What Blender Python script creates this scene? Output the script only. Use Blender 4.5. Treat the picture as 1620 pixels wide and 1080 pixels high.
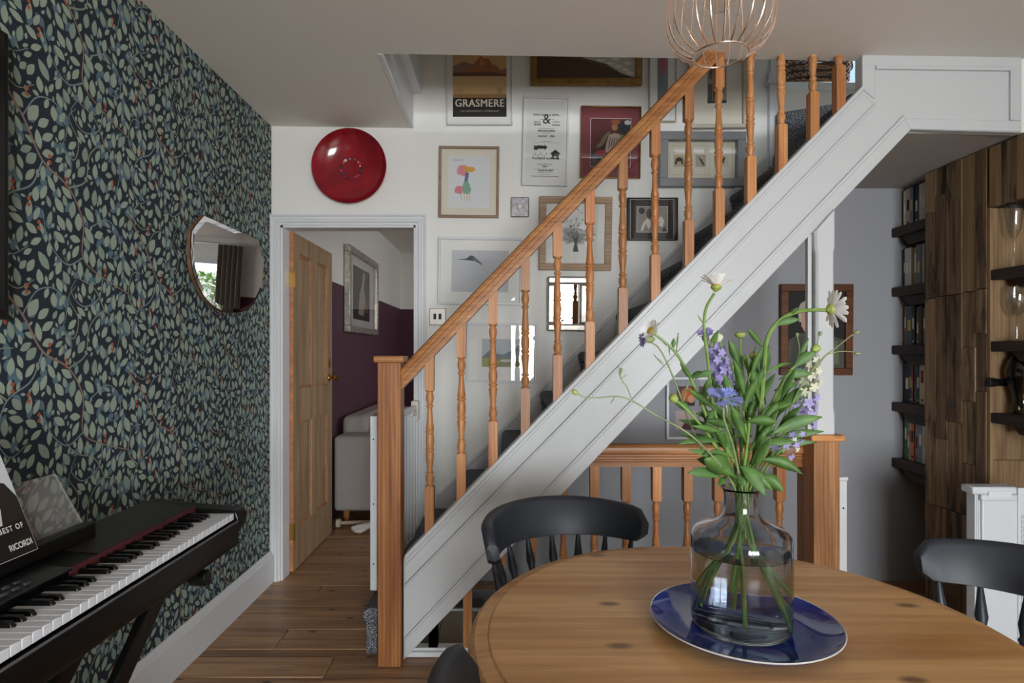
import bpy, bmesh, math, random
from mathutils import Vector, Matrix, Euler
random.seed(7)
PI = math.pi
S = bpy.context.scene
COL = S.collection
for o in list(bpy.data.objects): bpy.data.objects.remove(o)

# ---------------------------------------------------------------- camera, sky, sun, daylight, exposure
F = 935.0                       # focal length in pixels of a 1620 px wide frame
EYE = 1.28
cd = bpy.data.cameras.new('camera'); cam = bpy.data.objects.new('camera', cd); COL.objects.link(cam)
cam.location = (0, 0, EYE); cam.rotation_euler = (PI/2, 0, 0)
cd.sensor_fit = 'HORIZONTAL'; cd.sensor_width = 36; cd.lens = 36*F/1620
cd.shift_x = 10/1620; cd.shift_y = 16/1620; cd.clip_start = .02
S.camera = cam
S.view_settings.view_transform = 'Standard'; S.view_settings.look = 'None'
S.view_settings.gamma = 1; S.view_settings.use_curve_mapping = False
S.view_settings.exposure = 0.55
W = bpy.data.worlds.new('sky'); S.world = W; W.use_nodes = True
W.node_tree.nodes['Background'].inputs[0].default_value = (.80, .88, 1, 1)
W.node_tree.nodes['Background'].inputs[1].default_value = 2.0
def light(name, kind, loc, aim, power, color=(1, 1, 1), sx=1, sy=1):
    l = bpy.data.lights.new(name, kind); o = bpy.data.objects.new(name, l); COL.objects.link(o)
    o.location = loc; o.rotation_euler = (Vector(aim)-Vector(loc)).to_track_quat('-Z', 'Y').to_euler()
    l.color = color
    if kind == 'SUN': l.energy = power; l.angle = .02
    else: l.energy = power; l.shape = 'RECTANGLE'; l.size = sx; l.size_y = sy
    return o
light('sun', 'SUN', (6, 9, 8), (0, 7.6, 0), 2.4, (1, .95, .86))
light('garden_window_daylight', 'AREA', (1.15, -4.6, 1.95), (.6, 1.2, 1.35), 980, (.92, .965, 1), 4.2, 3.3)
light('next_room_added_fill', 'AREA', (2.82, 5.4, 1.6), (0, 5.4, 1.2), 10, (1, .95, .88), 1.8, 1.3)  # added fill lamp to brighten the next room, outside a made-up side window
light('landing_window_daylight', 'AREA', (2.68, 4.35, 3.7), (0, 3.9, 3.5), 7, (.82, .91, 1), .8, 1.0)

# ---------------------------------------------------------------- helpers
def lin(h):
    h = h.lstrip('#'); c = [int(h[i:i+2], 16)/255 for i in (0, 2, 4)]
    return tuple(((x+.055)/1.055)**2.4 if x > .04045 else x/12.92 for x in c)+(1,)
def PX(px, py, d): return Vector(((px-800)*d/F, d, EYE-(py-556)*d/F))   # photo point at a measured distance
ORG = {}
class MB:
    def __init__(s): s.v = []; s.f = []; s.mi = []
    def add(s, vs, fs, mi=0):
        b = len(s.v); s.v += [Vector(v) for v in vs]; s.f += [tuple(b+i for i in f) for f in fs]; s.mi += [mi]*len(fs); return s
    def box(s, x0, x1, y0, y1, z0, z1, mi=0, M=None):
        vs = [Vector((x, y, z)) for x in (x0, x1) for y in (y0, y1) for z in (z0, z1)]
        if M is not None: vs = [M @ v for v in vs]
        return s.add(vs, [(0,1,3,2),(4,6,7,5),(0,4,5,1),(2,3,7,6),(0,2,6,4),(1,5,7,3)], mi)
    def lathe(s, prof, c=(0,0,0), n=24, M=None, mi=0, a0=0, sx=1, sy=1):
        loop = prof[0] == prof[-1]
        vs = []; fs = []; k = len(prof)
        for i in range(n):
            a = a0+2*PI*i/n
            for r, z in prof:
                v = Vector((r*math.cos(a)*sx, r*math.sin(a)*sy, z))
                vs.append((M @ v) if M is not None else v+Vector(c))
        for i in range(n):
            j = (i+1) % n
            for q in range(k-1): fs.append((i*k+q, j*k+q, j*k+q+1, i*k+q+1))
        if prof[0][0] > 1e-6 and not loop: fs.append(tuple(i*k for i in range(n))[::-1])
        if prof[-1][0] > 1e-6 and not loop: fs.append(tuple(i*k+k-1 for i in range(n)))
        return s.add(vs, fs, mi)
    def tube(s, pts, r, n=8, mi=0, closed=False, flat=1.0):
        pts = [Vector(p) for p in pts]; m = len(pts)
        rs = r if isinstance(r, (list, tuple)) else [r]*m
        vs = []; fs = []; up = None
        for i, p in enumerate(pts):
            a = pts[(i-1) % m] if (closed or i > 0) else p
            b = pts[(i+1) % m] if (closed or i < m-1) else p
            t = (b-a); t = t.normalized() if t.length > 1e-9 else Vector((0, 0, 1))
            if up is None:
                up = Vector((0, 0, 1)) if abs(t.z) < .9 else Vector((1, 0, 0))
            u = (up-t*up.dot(t)).normalized(); w = t.cross(u); up = u
            for k in range(n):
                q = 2*PI*k/n; vs.append(p+(u*math.cos(q)+w*math.sin(q)*flat)*rs[i])
        for i in range(m if closed else m-1):
            j = (i+1) % m
            for k in range(n):
                l = (k+1) % n; fs.append((i*n+k, i*n+l, j*n+l, j*n+k))
        if not closed: fs += [tuple(range(n))[::-1], tuple((m-1)*n+k for k in range(n))]
        return s.add(vs, fs, mi)
    def prism(s, pts, plane, a, b, mi=0):
        f3 = {'xz': lambda p, t: (p[0], t, p[1]), 'yz': lambda p, t: (t, p[0], p[1]), 'xy': lambda p, t: (p[0], p[1], t)}[plane]
        n = len(pts); vs = [f3(p, a) for p in pts]+[f3(p, b) for p in pts]
        fs = [tuple(range(n))[::-1], tuple(range(n, 2*n))]+[(i, (i+1) % n, n+(i+1) % n, n+i) for i in range(n)]
        return s.add(vs, fs, mi)
    def build(s, name, mats, parent=None, bevel=0, seg=2, label=None, kind=None, sharp=.6, off=None):
        me = bpy.data.meshes.new(name)
        o0 = Vector(off) if off is not None else (ORG.get(parent.name, Vector((0,0,0))) if parent else Vector((0,0,0)))
        me.from_pydata([v-o0 for v in s.v], [], s.f)
        for m in (mats if isinstance(mats, (list, tuple)) else [mats]): me.materials.append(m)
        for p, i in zip(me.polygons, s.mi): p.material_index = i; p.use_smooth = True
        bm = bmesh.new(); bm.from_mesh(me); bmesh.ops.recalc_face_normals(bm, faces=bm.faces); bm.to_mesh(me); bm.free()
        me.set_sharp_from_angle(angle=sharp)
        o = bpy.data.objects.new(name, me); COL.objects.link(o)
        if parent: o.parent = parent
        else: o.location = o0
        ORG[o.name] = o0
        if bevel:
            b = o.modifiers.new('bevel', 'BEVEL'); b.width = bevel; b.segments = seg; b.limit_method = 'ANGLE'; b.angle_limit = .7
        if label: o['label'] = label
        if kind: o['kind'] = kind
        return o
def root(name, label, cat, loc=(0,0,0), group=None, rotz=0, rot=None):
    o = bpy.data.objects.new(name, None); COL.objects.link(o); o.empty_display_size = .05
    o.location = loc; o.rotation_euler = rot if rot else (0, 0, rotz); o['label'] = label; o['category'] = cat
    if group: o['group'] = group
    ORG[o.name] = Vector(loc) if not rot and not rotz else Vector((0,0,0)); return o
def lroot(name, label, cat, loc=(0,0,0), rot=(0,0,0), group=None):       # parts are given in the thing's own coordinates
    o = root(name, label, cat, loc, group); o.rotation_euler = rot; ORG[o.name] = Vector((0,0,0)); return o
def tag(o, label, cat, group=None):
    o['label'] = label; o['category'] = cat
    if group: o['group'] = group
    return o
def struct(o): o['kind'] = 'structure'; return o
def inst(o, parent, M):                                                 # another piece with the same mesh
    c = bpy.data.objects.new(o.name.split('.')[0], o.data); COL.objects.link(c); c.parent = parent; c.matrix_local = M
    for m in o.modifiers:
        n = c.modifiers.new(m.name, m.type)
        if m.type == 'BEVEL': n.width = m.width; n.segments = m.segments; n.limit_method = 'ANGLE'; n.angle_limit = .7
    ORG[c.name] = ORG[parent.name]; return c
def copy_thing(r, loc, rot, label, group=None):
    def rec(o, par):
        c = o.copy(); COL.objects.link(c); c.parent = par; ORG[c.name] = Vector((0,0,0))
        for ch in list(o.children): rec(ch, c)
        return c
    c = rec(r, None); c.location = loc; c.rotation_euler = rot; c['label'] = label
    if group: c['group'] = group
    return c
def text(body, size, m, parent, loc, rot, name='lettering', ax='CENTER', ay='BOTTOM', bold=0, sx=1, shear=0, spacing=1):
    cu = bpy.data.curves.new('t', 'FONT'); cu.body = body; cu.size = size; cu.align_x = ax; cu.align_y = ay
    cu.offset = bold; cu.shear = shear; cu.space_character = spacing; cu.resolution_u = 3
    t = bpy.data.objects.new('t', cu); COL.objects.link(t); bpy.context.view_layer.update()
    me = bpy.data.meshes.new_from_object(t.evaluated_get(bpy.context.evaluated_depsgraph_get()))
    bpy.data.objects.remove(t); me.transform(Matrix.Diagonal((sx, 1, 1, 1))); me.materials.clear(); me.materials.append(m); me.name = name
    o = bpy.data.objects.new(name, me); COL.objects.link(o); o.parent = parent; o.location = loc; o.rotation_euler = rot
    ORG[o.name] = ORG[parent.name]; return o
def spline(pts, n=6):
    p = [Vector(q) for q in pts]; p = [2*p[0]-p[1]]+p+[2*p[-1]-p[-2]]; out = []
    for i in range(1, len(p)-2):
        for k in range(n):
            t = k/n; a, b, c, d = p[i-1:i+3]
            out.append(.5*((2*b)+(c-a)*t+(2*a-5*b+4*c-d)*t*t+(3*b-a-3*c+d)*t**3))
    return out+[p[-2]]

# ---------------------------------------------------------------- materials
class NT:
    def __init__(s, name):
        s.m = bpy.data.materials.new(name); s.m.use_nodes = True; s.t = s.m.node_tree; s.b = s.t.nodes['Principled BSDF']
    def n(s, kind, **kw):
        x = s.t.nodes.new('ShaderNode'+kind)
        for k, v in kw.items():
            if k.startswith('i_'): x.inputs[k[2:].replace('_', ' ')].default_value = v
            else: setattr(x, k, v)
        return x
    def l(s, a, b): s.t.links.new(a, b)
    def ramp(s, src, stops):
        r = s.n('ValToRGB'); e = r.color_ramp.elements
        while len(e) < len(stops): e.new(.5)
        for q, (p, c) in zip(e, stops): q.position = p; q.color = c
        s.l(src, r.inputs[0]); return r.outputs[0]
    def mix(s, fac, a, b, mode='MIX'):
        x = s.n('Mix', data_type='RGBA', blend_type=mode)
        for v, i in ((fac, 0), (a, 6), (b, 7)):
            if isinstance(v, (int, float, tuple)): x.inputs[i].default_value = v
            else: s.l(v, x.inputs[i])
        return x.outputs[2]
    def math(s, op, a, b=0.0):
        x = s.n('Math', operation=op)
        for i, v in enumerate((a, b)):
            if isinstance(v, (int, float)): x.inputs[i].default_value = v
            else: s.l(v, x.inputs[i])
        return x.outputs[0]
    def coord(s, scale=(1,1,1), rot=(0,0,0), rnd=0):
        tc = s.n('TexCoord'); mp = s.n('Mapping'); mp.inputs['Scale'].default_value = scale; mp.inputs['Rotation'].default_value = rot
        src = tc.outputs['Object']
        if rnd:
            oi = s.n('ObjectInfo'); ml = s.math('MULTIPLY', oi.outputs['Random'], rnd); ad = s.n('VectorMath', operation='ADD')
            s.l(src, ad.inputs[0]); s.l(ml, ad.inputs[1]); src = ad.outputs[0]
        s.l(src, mp.inputs['Vector']); return mp.outputs[0]
    def noise(s, vec, scale, detail=3, rough=.5, dist=0):
        x = s.n('TexNoise', i_Scale=scale, i_Detail=detail, i_Roughness=rough, i_Distortion=dist); s.l(vec, x.inputs['Vector']); return x.outputs[0]
    def bump(s, h, strength=.2, dist=.002):
        x = s.n('Bump'); x.inputs['Strength'].default_value = strength; x.inputs['Distance'].default_value = dist
        s.l(h, x.inputs['Height']); s.l(x.outputs[0], s.b.inputs['Normal'])
def plain(name, col, rough=.5, metal=0, noise=0, bump=0, nscale=40, spec=.5, coat=0):
    t = NT(name); c = lin(col); t.b.inputs['Roughness'].default_value = rough; t.b.inputs['Metallic'].default_value = metal
    t.b.inputs['Specular IOR Level'].default_value = spec; t.b.inputs['Coat Weight'].default_value = coat
    t.b.inputs['Base Color'].default_value = c
    if noise or bump:
        v = t.coord(); x = t.noise(v, nscale, 4)
        if noise:
            d = tuple(k*(1-noise) for k in c[:3])+(1,); u = tuple(min(1, k*(1+noise*.6)) for k in c[:3])+(1,)
            t.l(t.ramp(x, [(.3, d), (.7, u)]), t.b.inputs['Base Color'])
        if bump: t.bump(x, bump)
    return t.m
def wood(name, dark, light, axis=0, rough=.45, rnd=7, rot=(0,0,0), scale=1, vary=.25, knots=.5, stain=None, spec=.4, fine=.5, ring=.35, flat=False):
    t = NT(name); sc = [9*scale]*3; sc[axis] = .7*scale
    v = t.coord(tuple(sc), rot, rnd); n1 = t.noise(v, 1.6, 5, .6, .8)
    sc2 = [70*scale]*3; sc2[axis] = 2.2*scale
    v2 = t.coord(tuple(sc2), rot, rnd); n2 = t.noise(v2, 1.0, 4, .6, .3)
    base = t.ramp(n1, [(.32, lin(dark)), (.62, lin(light))])
    streak = t.ramp(n2, [(.35, (.62, .55, .5, 1)), (.6, (1, 1, 1, 1))])
    base = t.mix(fine, base, streak, 'MULTIPLY')
    if ring:
        sw = [1.0]*3; sw[axis] = .09
        wv = t.n('TexWave', wave_type='RINGS', rings_direction='XYZ'[axis]); wv.inputs['Scale'].default_value = 26*scale; wv.inputs['Distortion'].default_value = 5.0; wv.inputs['Detail'].default_value = 2.0; wv.inputs['Detail Scale'].default_value = 1.2
        t.l(t.coord(tuple(sw), rot, rnd*.37), wv.inputs['Vector'])
        base = t.mix(ring, base, t.ramp(wv.outputs[0], [(.2, (.66, .55, .45, 1)), (.6, (1, 1, 1, 1))]), 'MULTIPLY')
    if knots:
        sk = [5.2*scale]*3; sk[axis] = 2.6*scale
        vk = t.coord(tuple(sk), rot, rnd*1.7); vo = t.n('TexVoronoi', voronoi_dimensions='2D' if flat else '3D'); vo.inputs['Scale'].default_value = 1.0; t.l(vk, vo.inputs['Vector'])
        kn = t.ramp(vo.outputs['Distance'], [(.025, (1,1,1,1)), (.07, (0,0,0,1))])
        base = t.mix(t.math('MULTIPLY', kn, knots), base, tuple(k*.25 for k in lin(dark)[:3])+(1,))
    if stain:
        vs = t.coord((3, 3, 3), (0,0,0), rnd); sc3 = [17]*3; sc3[axis] = 2.4
        ns = t.noise(t.coord(tuple(sc3), rot, rnd*2.3), 1, 6, .65, .6)
        base = t.mix(t.ramp(ns, [(.50, (0,0,0,1)), (.60, (.8,.8,.8,1))]), base, lin(stain))
    if vary:
        oi = t.n('ObjectInfo'); val = t.math('ADD', t.math('MULTIPLY', oi.outputs['Random'], vary*2), 1-vary)
        h = t.n('HueSaturation'); t.l(val, h.inputs['Value']); t.l(base, h.inputs['Color']); base = h.outputs[0]
    t.l(base, t.b.inputs['Base Color']); t.b.inputs['Roughness'].default_value = rough; t.b.inputs['Specular IOR Level'].default_value = spec
    t.bump(n2, .15, .001); return t.m
def glassy(name, tint=(1,1,1,1), rough=0, ior=1.45):
    t = NT(name); t.b.inputs['Base Color'].default_value = tint; t.b.inputs['Transmission Weight'].default_value = 1
    t.b.inputs['Roughness'].default_value = rough; t.b.inputs['IOR'].default_value = ior; return t.m
def pane(name, tint=(1,1,1,1), gain=1.0):
    t = NT(name); t.t.nodes.remove(t.b); out = [x for x in t.t.nodes if x.type == 'OUTPUT_MATERIAL'][0]
    tr = t.n('BsdfTransparent'); tr.inputs[0].default_value = tint; gl = t.n('BsdfGlossy'); gl.inputs['Roughness'].default_value = .0
    fr = t.n('LayerWeight'); fr.inputs[0].default_value = .5; mx = t.n('MixShader')
    fac = t.math('ADD', t.math('MULTIPLY', t.math('POWER', fr.outputs['Facing'], 5.0), .92), .036)
    t.l(t.math('MULTIPLY', fac, gain), mx.inputs[0]); t.l(tr.outputs[0], mx.inputs[1]); t.l(gl.outputs[0], mx.inputs[2]); t.l(mx.outputs[0], out.inputs[0]); return t.m

white_wall = plain('white_wall_paint', '#e8e6e0', .75, bump=.12, nscale=9)
white_gloss = plain('white_woodwork_paint', '#d8d9da', .38, bump=.05, nscale=30)
string_paint = plain('cool_white_stair_paint', '#c3c5c6', .4, bump=.05, nscale=30)
heater_paint = plain('white_enamel', '#c3c7cb', .35)
grey_wall = plain('blue_grey_wall_paint', '#97989c', .75, bump=.12, nscale=9)
ceil_paint = plain('ceiling_paint', '#e4dfd7', .85, bump=.1, nscale=6)
purple = plain('plum_wall_paint', '#54303f', .7)
navy_paper = plain('navy_wallpaper', '#1e2a36', .8)
pine_y = wood('orange_pine_vertical', '#a8683a', '#c9905c', 2, .4)
pine_x = wood('orange_pine_horizontal', '#9c6236', '#c48a55', 0, .4)
pine_d = wood('orange_pine_sloping', '#a4683a', '#cb9058', 0, .38, rot=(0, math.radians(45.7), 0), rnd=0)
newel_pine = wood('newel_pine', '#84522d', '#a97345', 2, .42, knots=.35, ring=.6)
newel_dark = wood('balustrade_newel_pine', '#8b5f3c', '#b18257', 2, .42, knots=.5, ring=.5)
table_pine = wood('table_pine', '#b8864f', '#d8ac76', 0, .36, rot=(0, 0, .12), scale=.9, vary=0, knots=.85, rnd=0, spec=.45, fine=.35, ring=.3, flat=True)
floor_pine = wood('floorboard_pine', '#8f6b4e', '#ba9470', 0, .36, rnd=11, vary=.14, knots=.95, fine=.6, ring=.45, flat=True)
door_pine = wood('stripped_pine_door', '#927556', '#b89c78', 2, .55, vary=.06, knots=.4, ring=.3)
door_edge = plain('orange_door_edge', '#b57a50', .6, noise=.3, nscale=25)
reclaimed = wood('reclaimed_board', '#5c4a38', '#94795a', 2, .75, rnd=23, vary=.30, knots=.8, stain='#221a15', fine=.85)
reclaimed_pale = wood('reclaimed_pale_board', '#6e563d', '#957a58', 2, .7, rnd=23, vary=.15, knots=.6)
dark_shelf = wood('dark_stained_shelf', '#241913', '#3a2a20', 1, .6, vary=.1, knots=0)
carpet = NT('speckled_grey_carpet'); _v = carpet.coord(); _n = carpet.noise(_v, 260, 2)
carpet.l(carpet.ramp(_n, [(.36, lin('#33343a')), (.52, lin('#5d5e64')), (.66, lin('#adaeb1'))]), carpet.b.inputs['Base Color'])
carpet.b.inputs['Roughness'].default_value = 1; carpet.b.inputs['Specular IOR Level'].default_value = .05; carpet.bump(_n, .9, .004); carpet = carpet.m
black = plain('black_plastic', '#0b0a09', .32, spec=.3)
black_gloss = plain('black_gloss_plastic', '#0c0b0b', .2)
charcoal = plain('charcoal_chair_paint', '#262a31', .46, noise=.15, nscale=14, spec=.4)
ivory = plain('white_key_plastic', '#d9dade', .25)
brass = plain('brass', '#b08a48', .3, 1); gold = plain('gilt_frame', '#9a7440', .35, .85, noise=.3, nscale=30)
copper = plain('copper_wire', '#f2d6c6', .22, 1)
silver = plain('silver_leaf', '#bdb7aa', .35, .6, noise=.3, nscale=30); steel = plain('brushed_steel', '#bcb6ad', .3, .9)
mirror_m = plain('mirror_silver', '#f2f2f2', .0, 1)
glass_pane = pane('picture_glass'); win_glass = pane('window_glass')
acrylic = NT('clear_acrylic'); acrylic.b.inputs['Base Color'].default_value = lin('#b9b5b0'); acrylic.b.inputs['Alpha'].default_value = .22; acrylic.b.inputs['Roughness'].default_value = .35; acrylic = acrylic.m
oak = wood('limed_oak_frame', '#9a7d63', '#b59a80', 0, .6, knots=0); brown_frame = wood('brown_frame', '#5d3620', '#80502f', 0, .4, knots=.2)
paper = plain('white_paper', '#e6e4df', .8); cream = plain('cream_mount', '#ddd5c4', .8); maroon = plain('maroon_mount', '#7a2f35', .7)
ink = plain('black_ink', '#1a1818', .8)
_mc = {}
def pc(h, rough=.75):
    if h not in _mc: _mc[h] = plain('print_colour_'+h[1:], h, rough)
    return _mc[h]

# ================================================================ THE SETTING
XL, YB, YR = -1.31, 3.304, -2.9          # left wall, back wall, rear (window) wall
def zc(x): return 2.54-.015*(x+1.31)      # the old ceiling falls slightly to the right
def sbox(name, m, *b, parent=None):
    o = MB().box(*b).build(name, m, parent)
    if not parent: struct(o)
    return o
wall_left = sbox('wall_left', navy_paper, XL-.12, XL, YR, YB+.1, -.1, 2.7)
# wallpaper print: trailing stems, leaves and berries on a half-drop repeat
def wallpaper():
    TW, TH = .55, .54; rng = random.Random(3)
    lat = [(i*TW, j*TH+(i % 2)*TH/2) for i in (-2, -1, 0, 1, 2) for j in (-2, -1, 0, 1, 2)]
    def near(p, q): return min((p[0]-q[0]-a)**2+(p[1]-q[1]-b)**2 for a, b in lat)
    mb = MB()
    stems = []                                     # (points, width, material)
    def arc(c, r, a0, a1, n=14): return [(c[0]+r*math.cos(a0+(a1-a0)*k/n), c[1]+r*math.sin(a0+(a1-a0)*k/n)) for k in range(n+1)]
    sp = lambda pts, n=6: [(v.x, v.y) for v in spline([(x, y, 0) for x, y in pts], n)]
    stems += [(sp([(0, .50), (.10, .40), (.17, .30), (.27, .25), (.33, .16), (.33, .05), (.42, .0), (.55, -.04)]), .0052, 1),
              (sp([(.17, .30), (.13, .22), (.05, .17), (.02, .08), (.06, .02), (.12, .05)]), .0036, 2),
              (sp([(.27, .25), (.34, .29), (.36, .38), (.43, .43), (.50, .38), (.49, .30)]), .0036, 3),
              (sp([(.33, .05), (.26, .02), (.19, .08), (.17, .16)]), .0032, 2),
              (sp([(.10, .40), (.15, .47), (.22, .48), (.26, .42), (.24, .36)]), .003, 2),
              (sp([(.43, .43), (.38, .50), (.30, .53), (.25, .58)]), .003, 3),
              (sp([(.36, .15), (.44, .19), (.50, .15), (.50, .08), (.45, .07)]), .0032, 2),
              (sp([(.05, .17), (.0, .22), (.02, .30), (.07, .31)]), .0034, 3),
              (sp([(.42, .0), (.40, -.07), (.33, -.10), (.28, -.06), (.30, -.02)]), .0034, 2),
              (sp([(.24, .36), (.29, .34), (.31, .40), (.27, .46), (.30, .50)]), .003, 3),
              (sp([(.06, .02), (.02, -.03), (.08, -.07), (.14, -.04)]), .003, 3)]
    leaves = []; dk = []; used = []
    def circles(x, y, a, L): return [(x+math.cos(a)*L*t, y+math.sin(a)*L*t) for t in (-.32, 0, .32)]
    for pts, w, mi in stems:
        for x, y in pts[::2]: used.append((x, y, w*.9))
    for tries in range(8000):
        x, y = rng.random()*TW, rng.random()*TH; L = rng.choice((.062, .056, .05, .045)) if tries < 1500 else rng.choice((.046, .04, .034)) if tries < 4500 else rng.choice((.03, .024, .018))
        w = L*rng.uniform(.42, .60); a = rng.gauss(PI/2, .62); cs = circles(x, y, a, L); r = w*.56
        if all(near(c, (u[0], u[1])) > (r*.80+u[2]*.80)**2 for c in cs for u in used):
            leaves.append((x, y, a, L, w)); used += [(c[0], c[1], r) for c in cs]
        if len(leaves) > 260: break
    for k in range(95):
        dk.append((rng.random()*TW, rng.random()*TH, rng.gauss(PI/2, .8), rng.uniform(.03, .05), rng.uniform(.018, .026)))
    berries = [(rng.random()*TW, rng.random()*TH) for k in range(9)]
    def leafpts(x, y, a, L, w, pt):
        ca, sa = math.cos(a), math.sin(a); out = []
        ts = [(-.5, 0), (-.33, .62), (-.1, 1), (.14, .9), (.36, .48), (.5, 0), (.36, -.48), (.14, -.9), (-.1, -1), (-.33, -.62)]
        for t, h in ts: out.append((x+ca*t*L-sa*h*w/2, y+sa*t*L+ca*h*w/2))
        return out
    def poly(pts, oy, oz, lift, mi): mb.add([(XL+lift, oy+p[0], oz+p[1]) for p in pts], [tuple(range(len(pts)))], mi)
    for i in range(0, 12):
        for j in range(-1, 6):
            oy, oz = YR+i*TW, j*TH+(i % 2)*TH/2-.1
            def ok(y, z): return YR+.03 < oy+y < YB+.02 and .14 < oz+z < 2.56
            for k, q in enumerate(dk):
                if ok(q[0], q[1]): poly(leafpts(*q, 0), oy, oz, .0003+k*4e-6, 0)
            for pts, w, mi in stems:
                n = len(pts)
                for k in range(n-1):
                    (x0, y0), (x1, y1) = pts[k], pts[k+1]
                    if not ok(x0, y0): continue
                    d = math.hypot(x1-x0, y1-y0) or 1; nx, ny = -(y1-y0)/d, (x1-x0)/d; wa = w*(1-.55*k/n); wb = w*(1-.55*(k+1)/n)
                    poly([(x0+nx*wa/1.3, y0+ny*wa/1.3), (x1+nx*wb/1.3, y1+ny*wb/1.3), (x1-nx*wb/1.3, y1-ny*wb/1.3), (x0-nx*wa/1.3, y0-ny*wa/1.3)], oy, oz, .0016+mi*5e-5+(k % 2)*1e-5, mi)
            for k, q in enumerate(leaves):
                if ok(q[0], q[1]): poly(leafpts(*q, 0), oy, oz, .0008+(k % 100)*5e-6, 4 if k % 4 else 5)
            for x, y in berries:
                if ok(x, y):
                    for dy in (0, .017): poly([(x+.0065*math.cos(t*PI/4), y+dy+.0065*math.sin(t*PI/4)) for t in range(8)], oy, oz, .0019+dy*.002, 6)
    return mb.build('wallpaper_print', [pc('#587280'), pc('#8f7768'), pc('#7d8f92'), pc('#8e917c'), pc('#9aa898'), pc('#8a9b8e'), pc('#a8573a')], wall_left, kind='stuff', label='sage leaves, trailing stems and orange berries')
wallpaper()

# back wall (white), with the doorway
DX0, DX1, DH = -1.258, -.502, 1.985
b = MB()
b.box(XL-.1, DX0, YB, YB+.1, -.1, 2.7); b.box(DX0, DX1, YB, YB+.1, DH, 2.7); b.box(DX1, 1.50, YB, YB+.1, -1.2, 4.7); b.box(XL-.1, DX1, YB, YB+.1, 2.7, 4.7)
struct(b.build('wall_back', white_wall))
b = MB(); b.prism([(-.46, -1.2), (2.75, -1.2), (2.75, 2.3), (1.5, 2.3), (1.5, 2.05), (-.46, .06)], 'xz', YB-.006, YB+.05)
struct(b.build('wall_understairs', grey_wall))
b = MB(); b.box(1.5, 2.75, YB, YB+.1, -1.2, 2.3)
struct(b.build('wall_alcove', grey_wall))
sbox('wall_right', white_wall, 2.62, 2.75, YR, YB+.1, -.1, 2.7)
# rear wall with the big garden window
b = MB(); wx0, wx1, wz0, wz1 = .05, 1.75, .4, 2.05
b.box(XL-.1, wx0, YR-.1, YR, -.1, 2.7); b.box(wx1, 2.75, YR-.1, YR, -.1, 2.7); b.box(wx0, wx1, YR-.1, YR, -.1, wz0); b.box(wx0, wx1, YR-.1, YR, wz1, 2.7)
struct(b.build('wall_rear', white_wall))
w1 = struct(MB().box(wx0-.06, wx1+.06, YR-.02, YR+.1, wz0-.05, wz0).build('window_1', white_gloss))
b = MB()
for x in (wx0, (2*wx0+wx1)/3, (wx0+2*wx1)/3, wx1): b.box(x-.035, x+.035, YR-.08, YR-.03, wz0, wz1)
for z in (wz0, wz0+1.45, wz1): b.box(wx0, wx1, YR-.08, YR-.03, z-.035, z+.035)
b.build('window_frame', white_gloss, w1)
struct(MB().box(-6, 7, -9, YR-.1, -.3, -.1).build('added_ground_patio', plain('patio_stone', '#8f8578', .9, noise=.2)))  # unseen ground, added to block sky glow from below and warm the bounce
# floor: sub-floor with every board on top
floor = struct(MB().box(XL-.1, 2.75, YR-.1, 2.54, -.12, -.022).box(XL-.1, -.47, 2.478, 7.5, -.12, -.022).box(1.40, 2.75, 2.478, YB, -.12, -.022).box(-.47, 2.9, YB+.1, 7.5, -.12, -.022).build('floor', pc('#1c130d')))
rng = random.Random(5)
edges = [2.54, 2.478, 2.32, 2.15, 1.985, 1.815, 1.65]
while edges[-1] > YR: edges.append(edges[-1]-rng.uniform(.155, .175))
edges2 = [2.54, 2.63, 2.726, 2.89, 3.05, 3.235, 3.41]
while edges2[-1] < 7.4: edges2.append(edges2[-1]+rng.uniform(.155, .175))
def boards(y0, y1, xs):
    for a, c in zip(xs, xs[1:]):
        dz = rng.uniform(-.0015, .0015)
        MB().box(a+.0015, c-.0015, y0+.0026, y1-.0026, -.024, dz).build('floorboard', floor_pine, floor, bevel=.002, seg=1)
for y1, y0 in zip(edges, edges[1:]):
    xs = [XL]+sorted(rng.uniform(-.9, 2.3) for k in range(rng.choice((1, 1, 2))))+[2.62]
    boards(max(y0, YR), y1, xs)
for y0, y1 in zip(edges2, edges2[1:]):
    if y1 < YB+.02: boards(y0, y1, [XL, -.95 if 2.7 < y0 < 2.8 else -1.0, -.47] if rng.random() < .35 else [XL, -.47]); boards(y0, min(y1, YB), [1.40, 2.62])
    else: boards(y0, y1, [XL, rng.uniform(-.8, .6), 2.6])
# basement stair opening: cream hatch boards, white kerb, dark shaft
well = struct(MB().box(-.47, 1.40, 2.54, 2.56, -1.2, -.03).box(-.49, -.47, 2.56, YB, -1.2, -.03).box(1.40, 1.42, 2.56, YB, -1.2, -.03).box(-.47, 1.4, 2.54, YB, -1.25, -1.2).build('wall_stairwell', pc('#3a3a40')))
hatch = root('stairwell_hatch', 'cream painted boarded hatch under the foot of the staircase', 'hatch', (-.15, 2.73, -.04))
for k in range(4): MB().box(-.466+k*.16, -.309+k*.16, 2.562, 2.965, -.05, -.02).build('hatch_board', pc('#b9ad98'), hatch, bevel=.002)
MB().box(-.466, .171, 2.966, 2.985, -.06, -.012).build('edge_strip', white_gloss, hatch, bevel=.002)
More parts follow.
